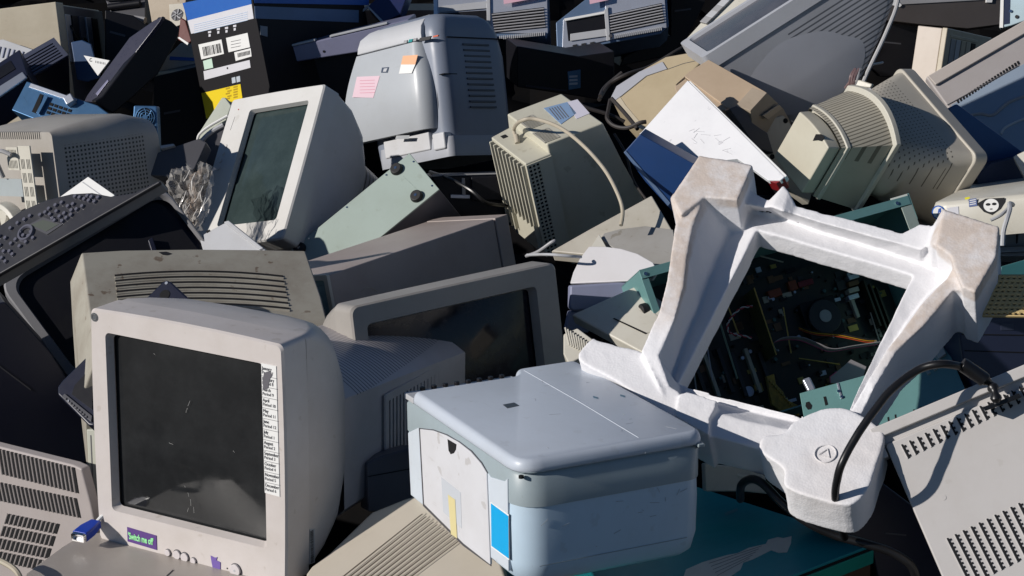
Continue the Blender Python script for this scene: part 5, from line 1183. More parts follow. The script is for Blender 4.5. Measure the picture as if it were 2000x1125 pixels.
T.part('moulded_band', G().rings([arch_(.195,thw+.040,thh+.036,cxx,H/2,.038), arch_(.207,thw+.039,thh+.034,cxx,H/2,.037)]), plastic('pale_band',(.50,.48,.41)), bevel=.002)
T.part('moulded_band', G().rings([arch_(D-.050,thw+.013,thh+.010,tcx,tcz,.016), arch_(D-.040,thw+.012,thh+.009,tcx,tcz,.015)]), plastic('pale_band2',(.50,.48,.41)), bevel=.002)
hq = [T.L(u, v, 1, D) for u, v in [(1588,275),(1594,262),(1604,262),(1611,268),(1606,276),(1598,274)]]
T.part('broken_hole', G().prism([p+Vector((0,.001,0)) for p in hq], (0,-.001,0)), HOLE)

# brown folded carton and pale grey device behind white one
T = plate('crt_monitor', 'tan casing with long grey inset strip, left of the tan cardboard tray', 'monitor', [(1192,190),(1205,170),(1250,138),(1300,110),(1350,101),(1372,118),(1330,165),(1320,190),(1290,220),(1262,250),(1245,248)], 5.25, (-.35,-.45,.82), plastic('tan_casing',(.46,.38,.25),dirt=.3), .10, part='casing', bevel=.005)
T.trace('grey_strip', [(1193,190),(1204,168),(1248,140),(1294,120),(1303,134),(1262,148),(1212,188),(1198,198)], plastic('strip_grey',(.40,.41,.45),dirt=.15), .003, .004, bevel=.001)
T.trace('side_face', [(1196,198),(1211,188),(1222,205),(1262,252),(1250,252),(1208,212)], plastic('tan_casing2',(.50,.44,.33)), .0012, .002, bevel=.001)
T.part('seam', G().tube([T.L(u,v,2,.0005) for u,v in [(1302,136),(1335,124),(1372,116)]], .0008, 5), LINE)
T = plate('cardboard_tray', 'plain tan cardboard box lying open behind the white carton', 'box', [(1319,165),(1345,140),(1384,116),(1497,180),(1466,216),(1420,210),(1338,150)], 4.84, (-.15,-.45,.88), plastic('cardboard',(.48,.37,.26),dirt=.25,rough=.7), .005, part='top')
T.trace('front_flap', [(1318,168),(1336,152),(1346,158),(1345,160),(1400,190),(1430,215),(1330,215)], bpy.data.materials['cardboard'], -.004, .03, bevel=.001)
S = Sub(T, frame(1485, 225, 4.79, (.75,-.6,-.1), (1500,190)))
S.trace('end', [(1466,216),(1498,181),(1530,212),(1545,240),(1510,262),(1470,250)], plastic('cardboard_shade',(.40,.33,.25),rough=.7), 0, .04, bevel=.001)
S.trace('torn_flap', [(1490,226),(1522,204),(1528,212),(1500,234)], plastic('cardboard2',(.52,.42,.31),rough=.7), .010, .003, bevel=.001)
T = plate('dark_part', 'small dark curved plastic part in the shade beside the tan cardboard tray', 'plastic part', [(1424,212),(1440,206),(1462,218),(1470,240),(1500,260),(1512,300),(1478,290),(1444,240)], 4.76, (.3,-.85,.4), DGREY, .03, part='shell')
T = plate('grey_case', 'shaded beige-grey slab under the cardboard tray, right of white carton', 'computer part', [(1470,240),(1530,225),(1560,260),(1600,330),(1580,400),(1540,370),(1480,290)], 4.86, (.35,-.85,.35), BEIGE, .03, part='slab')
for (u, v) in ((1480,262),(1496,282),(1534,236),(1508,306)):
    p = T.L(u, v, 2, 0); T.part('screw_hole', G().cyl((p.x,p.y,0),(0,0,1),.006,.001,12), HOLE)

# white carton with zigzag edge, blue side
T = Thing('carton', 'bright white carton top with blue side, lying tilted above the foam frame', 'carton', frame(1390, 260, 4.62, (-.42,-.42,.80), (1500,330)))
T.trace('white_top', [(1249,262),(1343,157),(1438,250),(1532,345),(1524,352),(1500,352),(1470,330),(1440,310),(1352,319)], plastic('carton_white',(.78,.78,.79),rough=.7,dirt=.22,spots=.5,dcol=(.50,.50,.53)), 0, .012, bevel=.001)
T.trace('paper_edge', [(1343,157),(1349,158),(1537,342),(1532,348)], PAPER, -.002, .016, bevel=.002)
T.trace('red_corner', [(1498,352),(1530,334),(1532,349),(1516,358)], plastic('dark_red_card',(.22,.012,.015)), -.003, .03, bevel=.001)
T.part('zigzag_edge', G().rings([[T.L(1249+(1352-1249)*i/24, 262+(319-262)*i/24+(1.6 if i%2 else -.6), 2, z) for i in range(25)]+[T.L(1354,312,2,z), T.L(1254,257,2,z)] for z in (.0004,.0012)]), PAPER)  # thin white strip with a zigzag edge
S = Sub(T, frame(1300, 330, 4.56, (-.28,-.92,.05), (1352,350)))
for i in range(14):
    u = 1352+random.uniform(-8,60); v = 255+random.uniform(0,45)
    T.part('scuff', G().tube([T.L(u,v,2,.0004), T.L(u+random.uniform(6,22),v+random.uniform(-10,12),2,.0004)], .0004, 4), LGREY)
S.trace('blue_side', [(1218,298),(1234,280),(1250,262),(1352,319),(1400,330),(1385,380),(1312,412),(1260,355)], plastic('carton_blue',(.012,.045,.15),rough=.35,dirt=.3), 0, .05, bevel=.002)
S.trace('side_fold', [(1218,298),(1222,294),(1316,404),(1312,412)], plastic('fold_blue',(.10,.16,.28)), .003, .004, bevel=.001)
# tangled black cables behind
T = Thing('cable_bundle', 'thin dark cables looping in the hollow left of the tan casing', 'cable', frame(1190, 190, 5.2, NUP, (1250,190)))
for pts in ([(1170,195,5.3),(1190,165,5.35),(1225,145,5.35),(1270,130,5.38),(1330,95,5.4),(1400,60,5.5)], [(1172,188,5.3),(1182,170,5.35),(1215,142,5.36)],
    [(1192,195,5.12),(1188,215,5.1),(1186,232,5.08),(1200,246,5.06),(1225,250,5.04),(1250,240,5.02),(1262,238,5.02)], [(1194,192,5.1),(1215,215,5.08),(1232,235,5.05),(1245,252,5.02)], [(1120,200,5.1),(1150,212,5.1),(1190,224,5.1),(1220,238,5.1)]):
    T.part('cable', G().tube(smooth([T.at(*p) for p in pts], 8), .005, 8), plastic('dusty_cable',(.035,.03,.028),rough=.5) if not bpy.data.materials.get('dusty_cable') else bpy.data.materials['dusty_cable'])
T = Thing('cable_bundle', 'tangle of thin pink-grey wires below the ribbed tail of the huge monitor', 'cable', frame(1670, 150, 4.75, NUP, (1700,150)))
for i in range(5):
    T.part('wire', G().tube(smooth([T.at(1650+i*3,172+i*3,4.72), T.at(1664+random.uniform(-6,6),150,4.70), T.at(1674+random.uniform(-5,5),134,4.71), T.at(1665+random.uniform(-5,9),158,4.69), T.at(1660+i*2,182,4.71)],6), .0022, 6), [plastic('mauve_wire',(.20,.13,.13)), GREY][i%2] if i < 2 else bpy.data.materials['mauve_wire'])
T.part('wire', G().tube(smooth([T.at(1674,142,4.98),T.at(1690,130,5.0),T.at(1724,122,5.1)],6), .0028, 6), GREY)

# beige computer front behind it
T = Thing('tower_computer', 'beige tower computer end with drive bays behind the dimpled monitor', 'computer', pose='beigepc', group='computer cases in the heap')
W, D, H = T.d
T.part('case', G().box(-.0,W-.012,0,D,-.2,H), plastic('pinkish_beige',(.54,.47,.40),dirt=.2), bevel=.003)
T.part('front_panel', G().box(W-.012,W+.004,-.002,D,-.2,H+.002), YBEIGE, bevel=.003)
for i in range(5):
    T.part('drive_bay', G().box(W+.004,W+.007,.035+.042*i,.068+.042*i,H-.16,H-.025), [GREY,LGREY,YBEIGE,YBEIGE,BLACK][i], bevel=.001)
T.part('bay_frame', G().box(W+.003,W+.006,.025,.25,H-.022,H-.014), YBEIGE, bevel=.001)
T = plate('plastic_clip', 'small white plastic bracket left of the dimpled monitor shell', 'plastic part', [(1657,205),(1667,156),(1680,156),(1704,164),(1700,172),(1682,170),(1676,205)], 4.98, (-.5,-.75,.4), CREAM, .012, part='bracket')
T.trace('glass', [(1682,172),(1702,172),(1690,195),(1680,200)], BLUEGREY, -.006, .004, bevel=0)
# big pale panel at the right edge
T = Thing('flat_monitor', 'large grey-beige flat monitor back with long vent row and painted blue-grey shadow, right edge', 'monitor', frame(1900, 200, 5.5, (-.05,-.78,.62), (1990,150)))
FP = plastic('warm_light_grey', (.42,.39,.38), dirt=.2)
T.trace('back', [(1808,150),(1832,138),(2010,34),(2120,-30),(2140,300),(2020,360),(1938,330)], FP, 0, .03, bevel=.006)
T.trace('upper_ledge', [(1812,148),(2010,34),(2080,-5),(2080,20),(1828,166)], plastic('lit_ledge',(.52,.47,.43),dirt=.15), .008, .008, bevel=.003)  # lighter colour painted for the sun along the upper edge
T.trace('shadow_panel', [(1858,205),(1990,130),(2120,60),(2140,290),(2010,350),(1935,325)], plastic('shadow_blue_grey',(.30,.37,.46),dirt=.15,rough=.4), .001, .002, bevel=0)  # blue-grey panel paints the shadow lying on the monitor back
for i in range(22): T.trace('vent_slot', [(1868+i*5.6,196-i*3.6),(1871+i*5.6,194-i*3.6),(1874+i*5.6,200-i*3.6),(1871+i*5.6,202-i*3.6)], HOLE, .0018, .0008, bevel=0)
T.part('raised_curve', G().tube(smooth([T.L(u,v,2,.002) for u,v in [(1895,225),(1915,222),(1940,224),(1970,200),(2010,185)]],6), .004, 8), FP)
T.part('raised_curve', G().tube(smooth([T.L(u,v,2,.002) for u,v in [(1955,262),(1962,250),(1985,238),(2020,225)]],6), .0035, 8), plastic('lit_ledge2',(.6,.6,.6)))
S = Sub(T, T.M)
T.part('vent_slit', G().tube([T.L(1850,205,2,.001),T.L(1990,128,2,.001)], .0012, 5), LINE)
T = plate('blue_sheet', 'deep blue sheet standing for the shadow under the flat monitor back, right', 'sheet', [(1852,212),(1870,203),(1992,292),(2030,330),(1930,330),(1900,290)], 4.78, (.25,-.90,.30), plastic('shadow_blue',(.012,.07,.20),rough=.35,dirt=.2), .01, part='sheet')  # dark blue sheet added as the shadow cast on the monitor back
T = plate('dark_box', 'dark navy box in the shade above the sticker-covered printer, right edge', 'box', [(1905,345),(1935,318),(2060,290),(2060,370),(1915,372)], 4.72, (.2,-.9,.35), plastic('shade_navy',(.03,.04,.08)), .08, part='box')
T = plate('white_corner', 'small white plastic corner at the right edge above the stickered printer', 'plastic part', [(1978,305),(2030,280),(2030,330),(2000,345)], 4.66, (-.3,-.6,.7), CREAM, .02, part='corner')
# dark things across the top right
T = plate('dark_cabinet', 'dark brown-grey wide cabinet across the top right corner', 'cabinet', [(1722,-40),(1960,-40),(1955,48),(1890,56),(1800,48),(1730,40)], 6.45, (.1,-.93,.35), plastic('brown_grey',(.075,.065,.06),dirt=.3), .1, part='cabinet')
T.trace('top_strip', [(1740,-6),(1955,-12),(1955,-2),(1740,10)], GREY, .004, .006, bevel=.001)
T.trace('white_clip', [(1722,-10),(1744,-10),(1762,10),(1758,14),(1726,6)], PAPER, .006, .006, bevel=.001)
T.trace('white_clip', [(1926,-8),(1940,-8),(1938,5),(1926,5)], PAPER, .006, .006, bevel=.001)
T = plate('metal_shelf', 'white-edged metal rack end in the top right corner', 'metal rack', [(1955,-40),(2060,-40),(2060,20),(1975,50),(1952,56)], 5.75, (-.3,-.85,.42), plastic('rack_blue',(.45,.58,.64)), .02, part='plate')
T.trace('dark_gap', [(1962,-40),(1974,-40),(1972,46),(1960,48)], plastic('gap_navy',(.01,.02,.06)), .001, .001, bevel=0)
T.trace('white_edge', [(1956,-40),(1961,-40),(1959,54),(1952,54)], PAPER, .003, .004, bevel=0)
p = T.L(1986,33,2,0); T.part('bolt', G().cyl((p.x,p.y,0),(0,0,1),.005,.003,10), INK)
p = T.L(1974,22,2,0); T.part('bolt', G().cyl((p.x,p.y,0),(0,0,1),.004,.004,10), CHROME)
T = plate('filler_case', 'black filler case in the deep shade left of beige tower drive bays', 'computer', [(1700,60),(1730,20),(1800,40),(1795,120),(1770,150),(1720,150),(1690,120)], 6.5, (.2,-.95,.2), BLACK, .03, part='case', group='computer cases in the heap')  # added black case, keeps the gap beside the tower dark
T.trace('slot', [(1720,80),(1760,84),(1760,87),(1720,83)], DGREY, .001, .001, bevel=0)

# stickered printer and cable at the right
T = Thing('printer', 'cream printer with black and white face sticker and blue ring sticker, right edge', 'printer', pose='stick')
W, D, H = T.d
T.part('body', G().rings(eq([rrz(W/2,D/2,W/2-.004,D/2-.004,.03,-.02), rrz(W/2,D/2,W/2,D/2,.035,0), rrz(W/2,D/2,W/2,D/2,.035,H-.012), rrz(W/2,D/2,W/2-.004,D/2-.004,.032,H-.003), rrz(W/2,D/2,W/2-.012,D/2-.012,.026,H)])), CREAM, smooth_ang=50)
def oval(u, v, ru, rv, mat, name, val, t=.0006, n=28, tilt=0, pts=None):
    c = T.L(u, v, 1, 0); a = abs(T.L(u+ru, v, 1, 0).x-c.x); b = abs(T.L(u, v+rv, 1, 0).z-c.z)
    P = [Vector((c.x+a*math.cos(x)*math.cos(tilt)-b*math.sin(x)*math.sin(tilt), val, c.z+b*math.sin(x)*math.cos(tilt)+a*math.cos(x)*math.sin(tilt))) for x in [2*math.pi*k/n for k in range(n)]]
    return T.part(name, G().rings([[p for p in P], [p-Vector((0,t,0)) for p in P]]), mat)
BKS = flat('sticker_black',(.015,.015,.017),.4)
decal(T, 'face_sticker', [(1907,398),(1925,388),(1962,386),(1964,394),(1955,408),(1938,420),(1922,414)], BKS, t=.0006)
oval(1936,401,15,13,PAPER,'face_shape',-.0007)
for du, dv, ru, rv in ((-6,-2,4.6,2.6),(6,-3,4.6,2.6),(0,7,3.0,1.0)): oval(1936+du,401+dv,ru,rv,BKS,'face_mark',-.0014)
oval(1833,415,13,14,flat('sticker_blue',(.03,.12,.45),.4),'ring_sticker',-.0003); oval(1833,415,10.5,11.5,PAPER,'ring_inside',-.0010)
decal(T, 'ring_mark', [(1830,424),(1833,408),(1838,406),(1838,424),(1835,424),(1835,412)], flat('sticker_blue2',(.03,.10,.40),.4), val=-.0017, t=.0004)
decal(T, 'tag_sticker', [(1892,389),(1907,387),(1909,402),(1893,404)], flat('tag_blue',(.12,.16,.32),.5)); decal(T, 'yellow_sticker', [(1884,386),(1894,384),(1894,388),(1886,390)], flat('tag_yellow',(.7,.65,.02),.5))
for i in range(3): decal(T, 'tag_line', [(1894,391+i*4),(1906,389+i*4),(1906,390.5+i*4),(1894,392.5+i*4)], PAPER, val=-.0013, t=.0003)
decal(T, 'pale_sticker', [(1850,406),(1872,403),(1873,420),(1852,424)], flat('tag_pale',(.62,.62,.66),.5))
T.part('cable', G().tube(smooth([T.at(1978,400,4.28),T.at(1972,398,4.26),T.at(1972,410,4.24),T.at(1966,430,4.22),T.at(1960,452,4.22),T.at(1958,480,4.22)],8), .005, 8), LGREY)
T.part('cable', G().tube(smooth([T.at(1972,404,4.26),T.at(1955,420,4.24),T.at(1935,430,4.24)],8), .0035, 8), LGREY)
T = plate('printer_part', 'dull grey printer lower tray below the stickered printer, right edge', 'printer part', [(1840,430),(2060,420),(2060,500),(1960,500),(1850,480)], 4.5, (.1,-.8,.6), GREY, .05, part='tray')
T.trace('silver_bar', [(1930,484),(2060,478),(2060,488),(1930,494)], STEEL, .02, .01, bevel=.001)
T.trace('wire_clip', [(1985,452),(2010,440),(2011,443),(1990,454),(1988,475),(1985,475)], INK, .015, .004, bevel=.001)
T.trace('strip', [(1850,446),(2060,436),(2060,440),(1850,450)], LGREY, .006, .008, bevel=.001)
T = plate('teal_sheet', 'teal metal sheet strip above the yellow perforated plate', 'metal sheet', [(1955,520),(2060,490),(2060,530),(1950,545)], 4.2, (0,-.85,.5), plastic('deep_teal',(.03,.12,.13)), .01, part='sheet')
# yellow perforated plate
T = Thing('perforated_plate', 'yellow-tan perforated plate right of the foam frame', 'plate', frame(1975, 575, 3.50, (-.25,-.6,.76), (2060,575)))
TAN = plastic('tan_yellow', (.55,.42,.20), dirt=.25)
T.trace('backing', [(1918,612),(1950,536),(2080,536),(2080,614)], plastic('tan_shade',(.05,.035,.015)), -.003, .003, bevel=0)
for j in range(9):
    v = 540+j*8.6; o0 = T.L(1949-j*3.6, v, 2, 0); o1 = T.L(2080, v, 2, 0)
    T.part('row', G().tube([o0, o1], .0031, 6), TAN)
for i in range(14):
    u = 1930+i*11.5; a, b = T.L(u+25, 538, 2, .0), T.L(u-9, 614, 2, .0)
    T.part('column', G().tube([a, b], .0029, 6), TAN)
T.trace('rim', [(1917,614),(2080,616),(2080,619),(1915,617)], TAN, .0, .006, bevel=.001)
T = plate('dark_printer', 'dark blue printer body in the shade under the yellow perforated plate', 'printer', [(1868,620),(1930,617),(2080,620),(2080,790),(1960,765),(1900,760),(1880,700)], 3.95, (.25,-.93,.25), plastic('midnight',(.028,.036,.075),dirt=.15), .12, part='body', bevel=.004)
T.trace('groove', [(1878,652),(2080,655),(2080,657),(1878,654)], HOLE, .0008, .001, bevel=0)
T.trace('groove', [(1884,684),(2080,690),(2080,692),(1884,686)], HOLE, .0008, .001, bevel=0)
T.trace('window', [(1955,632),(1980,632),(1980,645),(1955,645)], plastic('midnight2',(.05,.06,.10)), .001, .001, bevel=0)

# ---------------------------------------------------------------- small silver computers along the top
def small_pc(label, pts, d, base, vent, bay, lower):
    T = Thing('slim_computer', label, 'computer', frame(base[0], base[1], d, (-.05,-.88,.47), (base[0]+120, base[1]-14*(1 if base[0] > 1080 else -.4))), group='slim silver computers at the top')
    T.trace('chassis', pts, plastic('pc_blue_grey',(.13,.20,.32),metal=.3), 0, .20, bevel=.002)
    T.trace('front_frame', bay[0], plastic('pc_silver',(.50,.53,.60),metal=.5,rough=.35), .004, .006, bevel=.001)
    T.trace('open_bay', bay[1], BLACK, .0052, .002, bevel=0)
    T.trace('bay_floor', bay[2], LGREY, .009, .004, bevel=.001)
    T.trace('grille_backing', vent, BLACK, .005, .002, bevel=0)
    a, b, c, e = vent
    for i in range(7):
        t = (i+.5)/7
        p0 = [a[k]*(1-t)+e[k]*t for k in (0,1)]; p1 = [b[k]*(1-t)+c[k]*t for k in (0,1)]
        T.part('grille_bar', G().tube([T.L(*p0,2,.008), T.L(*p1,2,.008)], .0022, 6), plastic('bar_grey',(.40,.40,.42)) if not bpy.data.materials.get('bar_grey') else bpy.data.materials['bar_grey'])
    la, lb = lower
    for i in range(24):
        t = i/23; u = la[0]+(lb[0]-la[0])*t; v = la[1]+(lb[1]-la[1])*t
        T.trace('comb_tooth', [(u,v),(u+2,v-.3),(u+2.4,v+7),(u+.4,v+7.3)], PAPER if False else LGREY, .012, .008, bevel=0)
    m = (lb[0]-8-0*la[0], lb[1])
    p = T.L(la[0]-8, la[1]+3, 2, .004); T.part('knob', G().cyl((p.x,p.y,.004),(0,0,1),.006,.008,14), DGREY, bevel=.001)
    return T
T = small_pc('slim silver computer with black grille at the top, left of the other one', [(846,-30),(1068,-40),(1072,58),(1066,72),(990,76),(850,60)], 6.1, (950,20), [(960,26),(1062,14),(1066,54),(966,64)],
  ([(846,-30),(1068,-40),(1070,66),(848,62)], [(856,26),(950,20),(952,50),(858,54)], [(858,12),(950,2),(952,16),(858,24)]), ((975,70),(1062,62)))
T.trace('silver_edge', [(846,-30),(853,-30),(855,50),(848,52)], CHROME, .006, .004, bevel=0); T.trace('divider', [(950,-20),(957,-20),(958,60),(951,60)], LGREY, .010, .006, bevel=.001)
T.trace('pink_paper', [(982,-20),(1050,-20),(1050,-4),(984,8)], flat('pale_pink_paper',(.68,.42,.50),.7), .02, .001, bevel=0)
T = small_pc('slim silver computer with black grille and empty bay, top centre', [(1088,100),(1086,44),(1180,-30),(1300,-40),(1306,52),(1290,66),(1096,102)], 6.05, (1190,50), [(1190,28),(1292,6),(1298,44),(1192,66)],
  ([(1100,38),(1182,20),(1182,-30),(1296,-40),(1302,54),(1098,98)], [(1106,42),(1180,26),(1184,64),(1110,80)], [(1114,66),(1184,56),(1186,70),(1114,80)]), ((1200,68),(1290,52)))
T.trace('silver_edge', [(1102,36),(1182,22),(1184,26),(1104,41)], PAPER, .012, .008, bevel=.001); T.trace('divider', [(1180,20),(1187,12),(1192,78),(1185,80)], LGREY, .012, .006, bevel=.001)
for i in range(3): T.trace('port', [(1118+i*17,88-i*2.5),(1127+i*17,86-i*2.5),(1128+i*17,90-i*2.5),(1119+i*17,92-i*2.5)], INK, .0065, .001, bevel=0)
T.trace('pink_paper', [(1150,-14),(1190,-20),(1188,0),(1152,8)], flat('pale_pink_paper2',(.68,.42,.50),.7), .02, .001, bevel=0)
T = plate('filler_case', 'black filler case with tiny silver port block in the dark centre hollow', 'computer', [(1010,90),(1130,110),(1200,100),(1200,200),(1130,188),(1010,170)], 5.7, (.15,-.97,.15), BLACK, .2, part='case', group='computer cases in the heap')  # black body added to fill the dark centre hollow
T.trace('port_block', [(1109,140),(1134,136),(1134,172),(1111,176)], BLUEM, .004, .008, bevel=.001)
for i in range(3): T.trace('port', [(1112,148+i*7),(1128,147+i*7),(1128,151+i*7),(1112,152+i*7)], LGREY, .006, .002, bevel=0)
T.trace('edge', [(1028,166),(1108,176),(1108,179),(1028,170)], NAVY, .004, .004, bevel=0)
T = plate('filler_case', 'black filler casing in the dark gap right of the slim silver computers', 'computer', [(1310,-40),(1400,-40),(1340,80),(1300,110),(1210,130),(1220,110),(1310,70)], 6.2, (.15,-.97,.15), BLACK, .2, part='case', group='computer cases in the heap')  # black filler added so this gap stays dark
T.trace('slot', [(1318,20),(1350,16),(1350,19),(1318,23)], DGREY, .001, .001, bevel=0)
T = plate('filler_case', 'black filler casing in the dark gap behind the laser printer', 'computer', [(700,20),(860,20),(1010,70),(1010,150),(840,150),(600,160),(600,110)], 6.3, (.15,-.97,.15), BLACK, .2, part='case', group='computer cases in the heap')  # black casing added to darken the gap behind the printer
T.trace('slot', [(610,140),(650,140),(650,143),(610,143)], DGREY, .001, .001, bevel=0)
# ---------------------------------------------------------------- bottom right: vented monitor underside
T = Thing('crt_monitor', 'light grey monitor with two rows of toothed vent slots, bottom right', 'monitor', pose='rm', group='CRT monitors in the heap')
W, D, H = T.d
RM = plastic('warm_pale_grey', (.50,.48,.465), dirt=.2, spots=.15)
fx = lambda u, v: T.L(u, v, 1, 0)
W2 = W+.10
T.part('casing', G().rings(eq([rr(W2/2,H/2-.08,W2/2,H/2+.08,.006,.0), rr(W2/2,H/2-.08,W2/2,H/2+.08,.006,.035), rr(W2/2,H/2-.15,W2/2-.05,H/2-.0,.02,.22)])), RM, bevel=.003)
# raised lip along the top edge
T.part('lip', G().box(-.006,W2,-.006,.036,H+.012,H+.030), RM, bevel=.002)
T.part('lip', G().box(-.012,-.002,-.006,.036,H-.02,H+.0295), RM, bevel=.002)
T.part('lip_channel', G().box(-.003,W2,.006,.03,H-.001,H+.013), RM)
# toothed slots
def tooth_slot(u0, v0, u1, v1, w):
    a, b = fx(u0, v0), fx(u1, v1); d = (b-a); n = Vector((-d.z,0,d.x)).normalized()
    if n.x < 0: n = -n
    L_ = d.length; dn = d.normalized(); P = []
    P += [a-n*.0006, b-n*.0006, b+n*.0022]
    k = max(3, int(L_/.0062))
    for i in range(k):
        t0 = b-dn*(L_*(i+.15)/k); t1 = b-dn*(L_*(i+.60)/k)
        P += [t0+n*.0022, t0+n*w, t1+n*w, t1+n*.0022]
    P += [a+n*.001]
    G_ = G().prism([p+Vector((0,-.0012,0)) for p in P], (0,.0011,0))
    T.part('vent_slot', G_, HOLE)
    T.part('slot_rib', G().tube([a-n*.0016+Vector((0,-.0006,0)), b-n*.0016+Vector((0,-.0006,0))], .0011, 6), RM)
for i in range(19):
    u = 1761+i*15.3; v = 868-i*7.5; tooth_slot(u, v, u+14, v+27, .0050)
for i in range(18):
    u = 1850+i*15.5; v = 1051-i*7.6; tooth_slot(u, v, u+46, v+92, .0050)
T.part('screw_boss', G().cyl(tuple(fx(1843,972)), (0,-1,0), .004, .0006, 14), RM)
# its thick black cable
T = Thing('power_cable', 'thick black cable arching from the right-hand monitor down in front of the foam frame', 'cable', frame(1700, 860, 3.3, (0,-1,0), (1800,860)))
cb = smooth([T.at(1650,1050,3.34), T.at(1636,1010,3.28), T.at(1632,960,3.23), T.at(1640,915,3.20), T.at(1668,860,3.20), T.at(1705,805,3.21), T.at(1745,757,3.22), T.at(1795,722,3.23), T.at(1840,711,3.22), T.at(1878,716,3.24)], 8)
T.part('cable', G().tube([p+Vector((.0012*noise.noise(p*40), 0, .0012*noise.noise(p*40+Vector((5,5,5))))) for p in cb], .0062, 12), CABLE)
T.part('ferrite_sleeve', G().tube([T.at(1878,712,3.24), T.at(1884,715,3.24), T.at(1918,738,3.25), T.at(1924,744,3.25)], .0115, 14), CABLE, bevel=.002)
T.part('strain_relief', G().tube(smooth([T.at(1922,740,3.25), T.at(1936,752,3.25), T.at(1944,770,3.24), T.at(1946,788,3.24)], 5), lambda t: .007+.002*math.sin(t*18), 12), CABLE)
T.part('plug_plate', G().hex([tuple(T.at(u, v, d)) for d in (3.24,3.27) for u, v in ((1920,795),(1990,768),(1996,776),(1924,803))]), CABLE, bevel=.001)
T = Thing('power_cable', 'black cable bending over the turquoise box below the foam frame', 'cable', frame(1500, 980, 3.4, (0,-1,0), (1600,980)))
T.part('cable', G().tube(smooth([T.at(1446,975,3.50), T.at(1448,948,3.45), T.at(1466,936,3.42), T.at(1490,945,3.40), T.at(1530,985,3.38), T.at(1580,1022,3.37), T.at(1630,1045,3.37), T.at(1690,1062,3.36), T.at(1740,1078,3.36), T.at(1775,1100,3.36), T.at(1788,1125,3.37), T.at(1792,1160,3.4)], 8), .007, 12), CABLE)

# turquoise product box
T = Thing('product_box', 'flat turquoise product box with brown end and white card arrow, bottom centre right', 'box', pose='box')
W, D, H = T.d
TQ = plastic('turquoise_card', (.006,.27,.30), rough=.35, dirt=.3, dcol=(.02,.36,.40), streak=.6); BR = plastic('brown_card', (.10,.045,.022), rough=.5, dirt=.3)
T.part('carton', G().box(0,W,0,D,-.05,H-.004), BR, bevel=.001)
lid = T.part('lid', G().box(-.003,W+.003,-.003,D+.003,H-.004,H+.001), TQ, bevel=.001)
T.part('lid_skirt', G().box(W+.0005,W+.0035,-.003,D+.003,H-.034,H-.010), plastic('green_card',(.01,.30,.22),rough=.4), bevel=.001)
T.part('lid_gap', G().box(W-.0,W+.0012,.0,D,H-.010,H-.004), HOLE)
T.part('blue_disc', G().rings([[Vector((.045+.018*math.cos(t), -.0005-dy, H-.035+.018*math.sin(t))) for t in [2*math.pi*k/24 for k in range(24)]] for dy in (0,.0008)]), flat('cyan_disc',(.01,.30,.40),.5))
for i in range(5): T.part('end_print', G().box(.09+.004*i,.25,-.0012,-.0002,H-.020-.008*i,H-.018-.008*i), flat('pale_print',(.4,.38,.34)) if i == 0 else bpy.data.materials['pale_print'])
for i in range(6): T.part('lid_print', G().cyl((.10+.008*i,.03+.004*i,H+.001),(0,0,1),.0022,.0006,12), flat('pale_cyan',(.35,.6,.6)) if i == 0 else bpy.data.materials['pale_cyan'], parent=lid)
arrow = [T.L(u, v, 2, H+.002) for u, v in [(1340,1112),(1372,1098),(1420,1084),(1441,1080),(1462,1070),(1496,1062),(1500,1054),(1519,1049),(1530,1051),(1546,1047),(1545,1060),(1537,1078),(1520,1079),(1506,1074),(1470,1092),(1452,1098),(1446,1112),(1428,1124),(1405,1128),(1400,1140),(1330,1140)]]
T.part('card_arrow', G().prism(arrow, (0,0,-.001)), plastic('old_card',(.72,.70,.62),dirt=.3), parent=lid)
for i in range(5): 
    a, b = T.L(1385+4*i,1100+6*i,2,H+.0024), T.L(1488+0*i-6*i,1066+6*i,2,H+.0024); T.part('card_line', G().tube([a,b], .0003, 4), LINE, parent=lid)
T.part('white_print', G().hex([tuple(T.L(u, v, 2, H+.001+z)) for z in (0,.0005) for u, v in ((1415,1002),(1440,992),(1441,998),(1417,1008))]), flat('faint_teal',(.1,.28,.30)), parent=lid)
# dark thing right of it
T = plate('filler_case', 'black filler casing in the shade between turquoise box and bottom right monitor', 'computer', [(1600,960),(1720,940),(1800,1000),(1860,1140),(1720,1150),(1700,1060),(1610,1030)], 3.62, (.2,-.95,.2), NAVY, .12, part='case', group='computer cases in the heap')  # filler casing added to keep the gap by the box dark
T.trace('slot', [(1730,1040),(1770,1044),(1770,1047),(1730,1043)], DGREY, .001, .001, bevel=0)
T = plate('beige_case', 'beige casing edge in the shade below the foam frame', 'computer part', [(1376,905),(1470,915),(1495,930),(1500,965),(1452,960),(1378,960)], 3.72, (.05,-.9,.42), BEIGE, .04, part='case')
T.trace('strip', [(1440,925),(1490,932),(1492,938),(1440,931)], CREAM, .002, .003, bevel=.001)

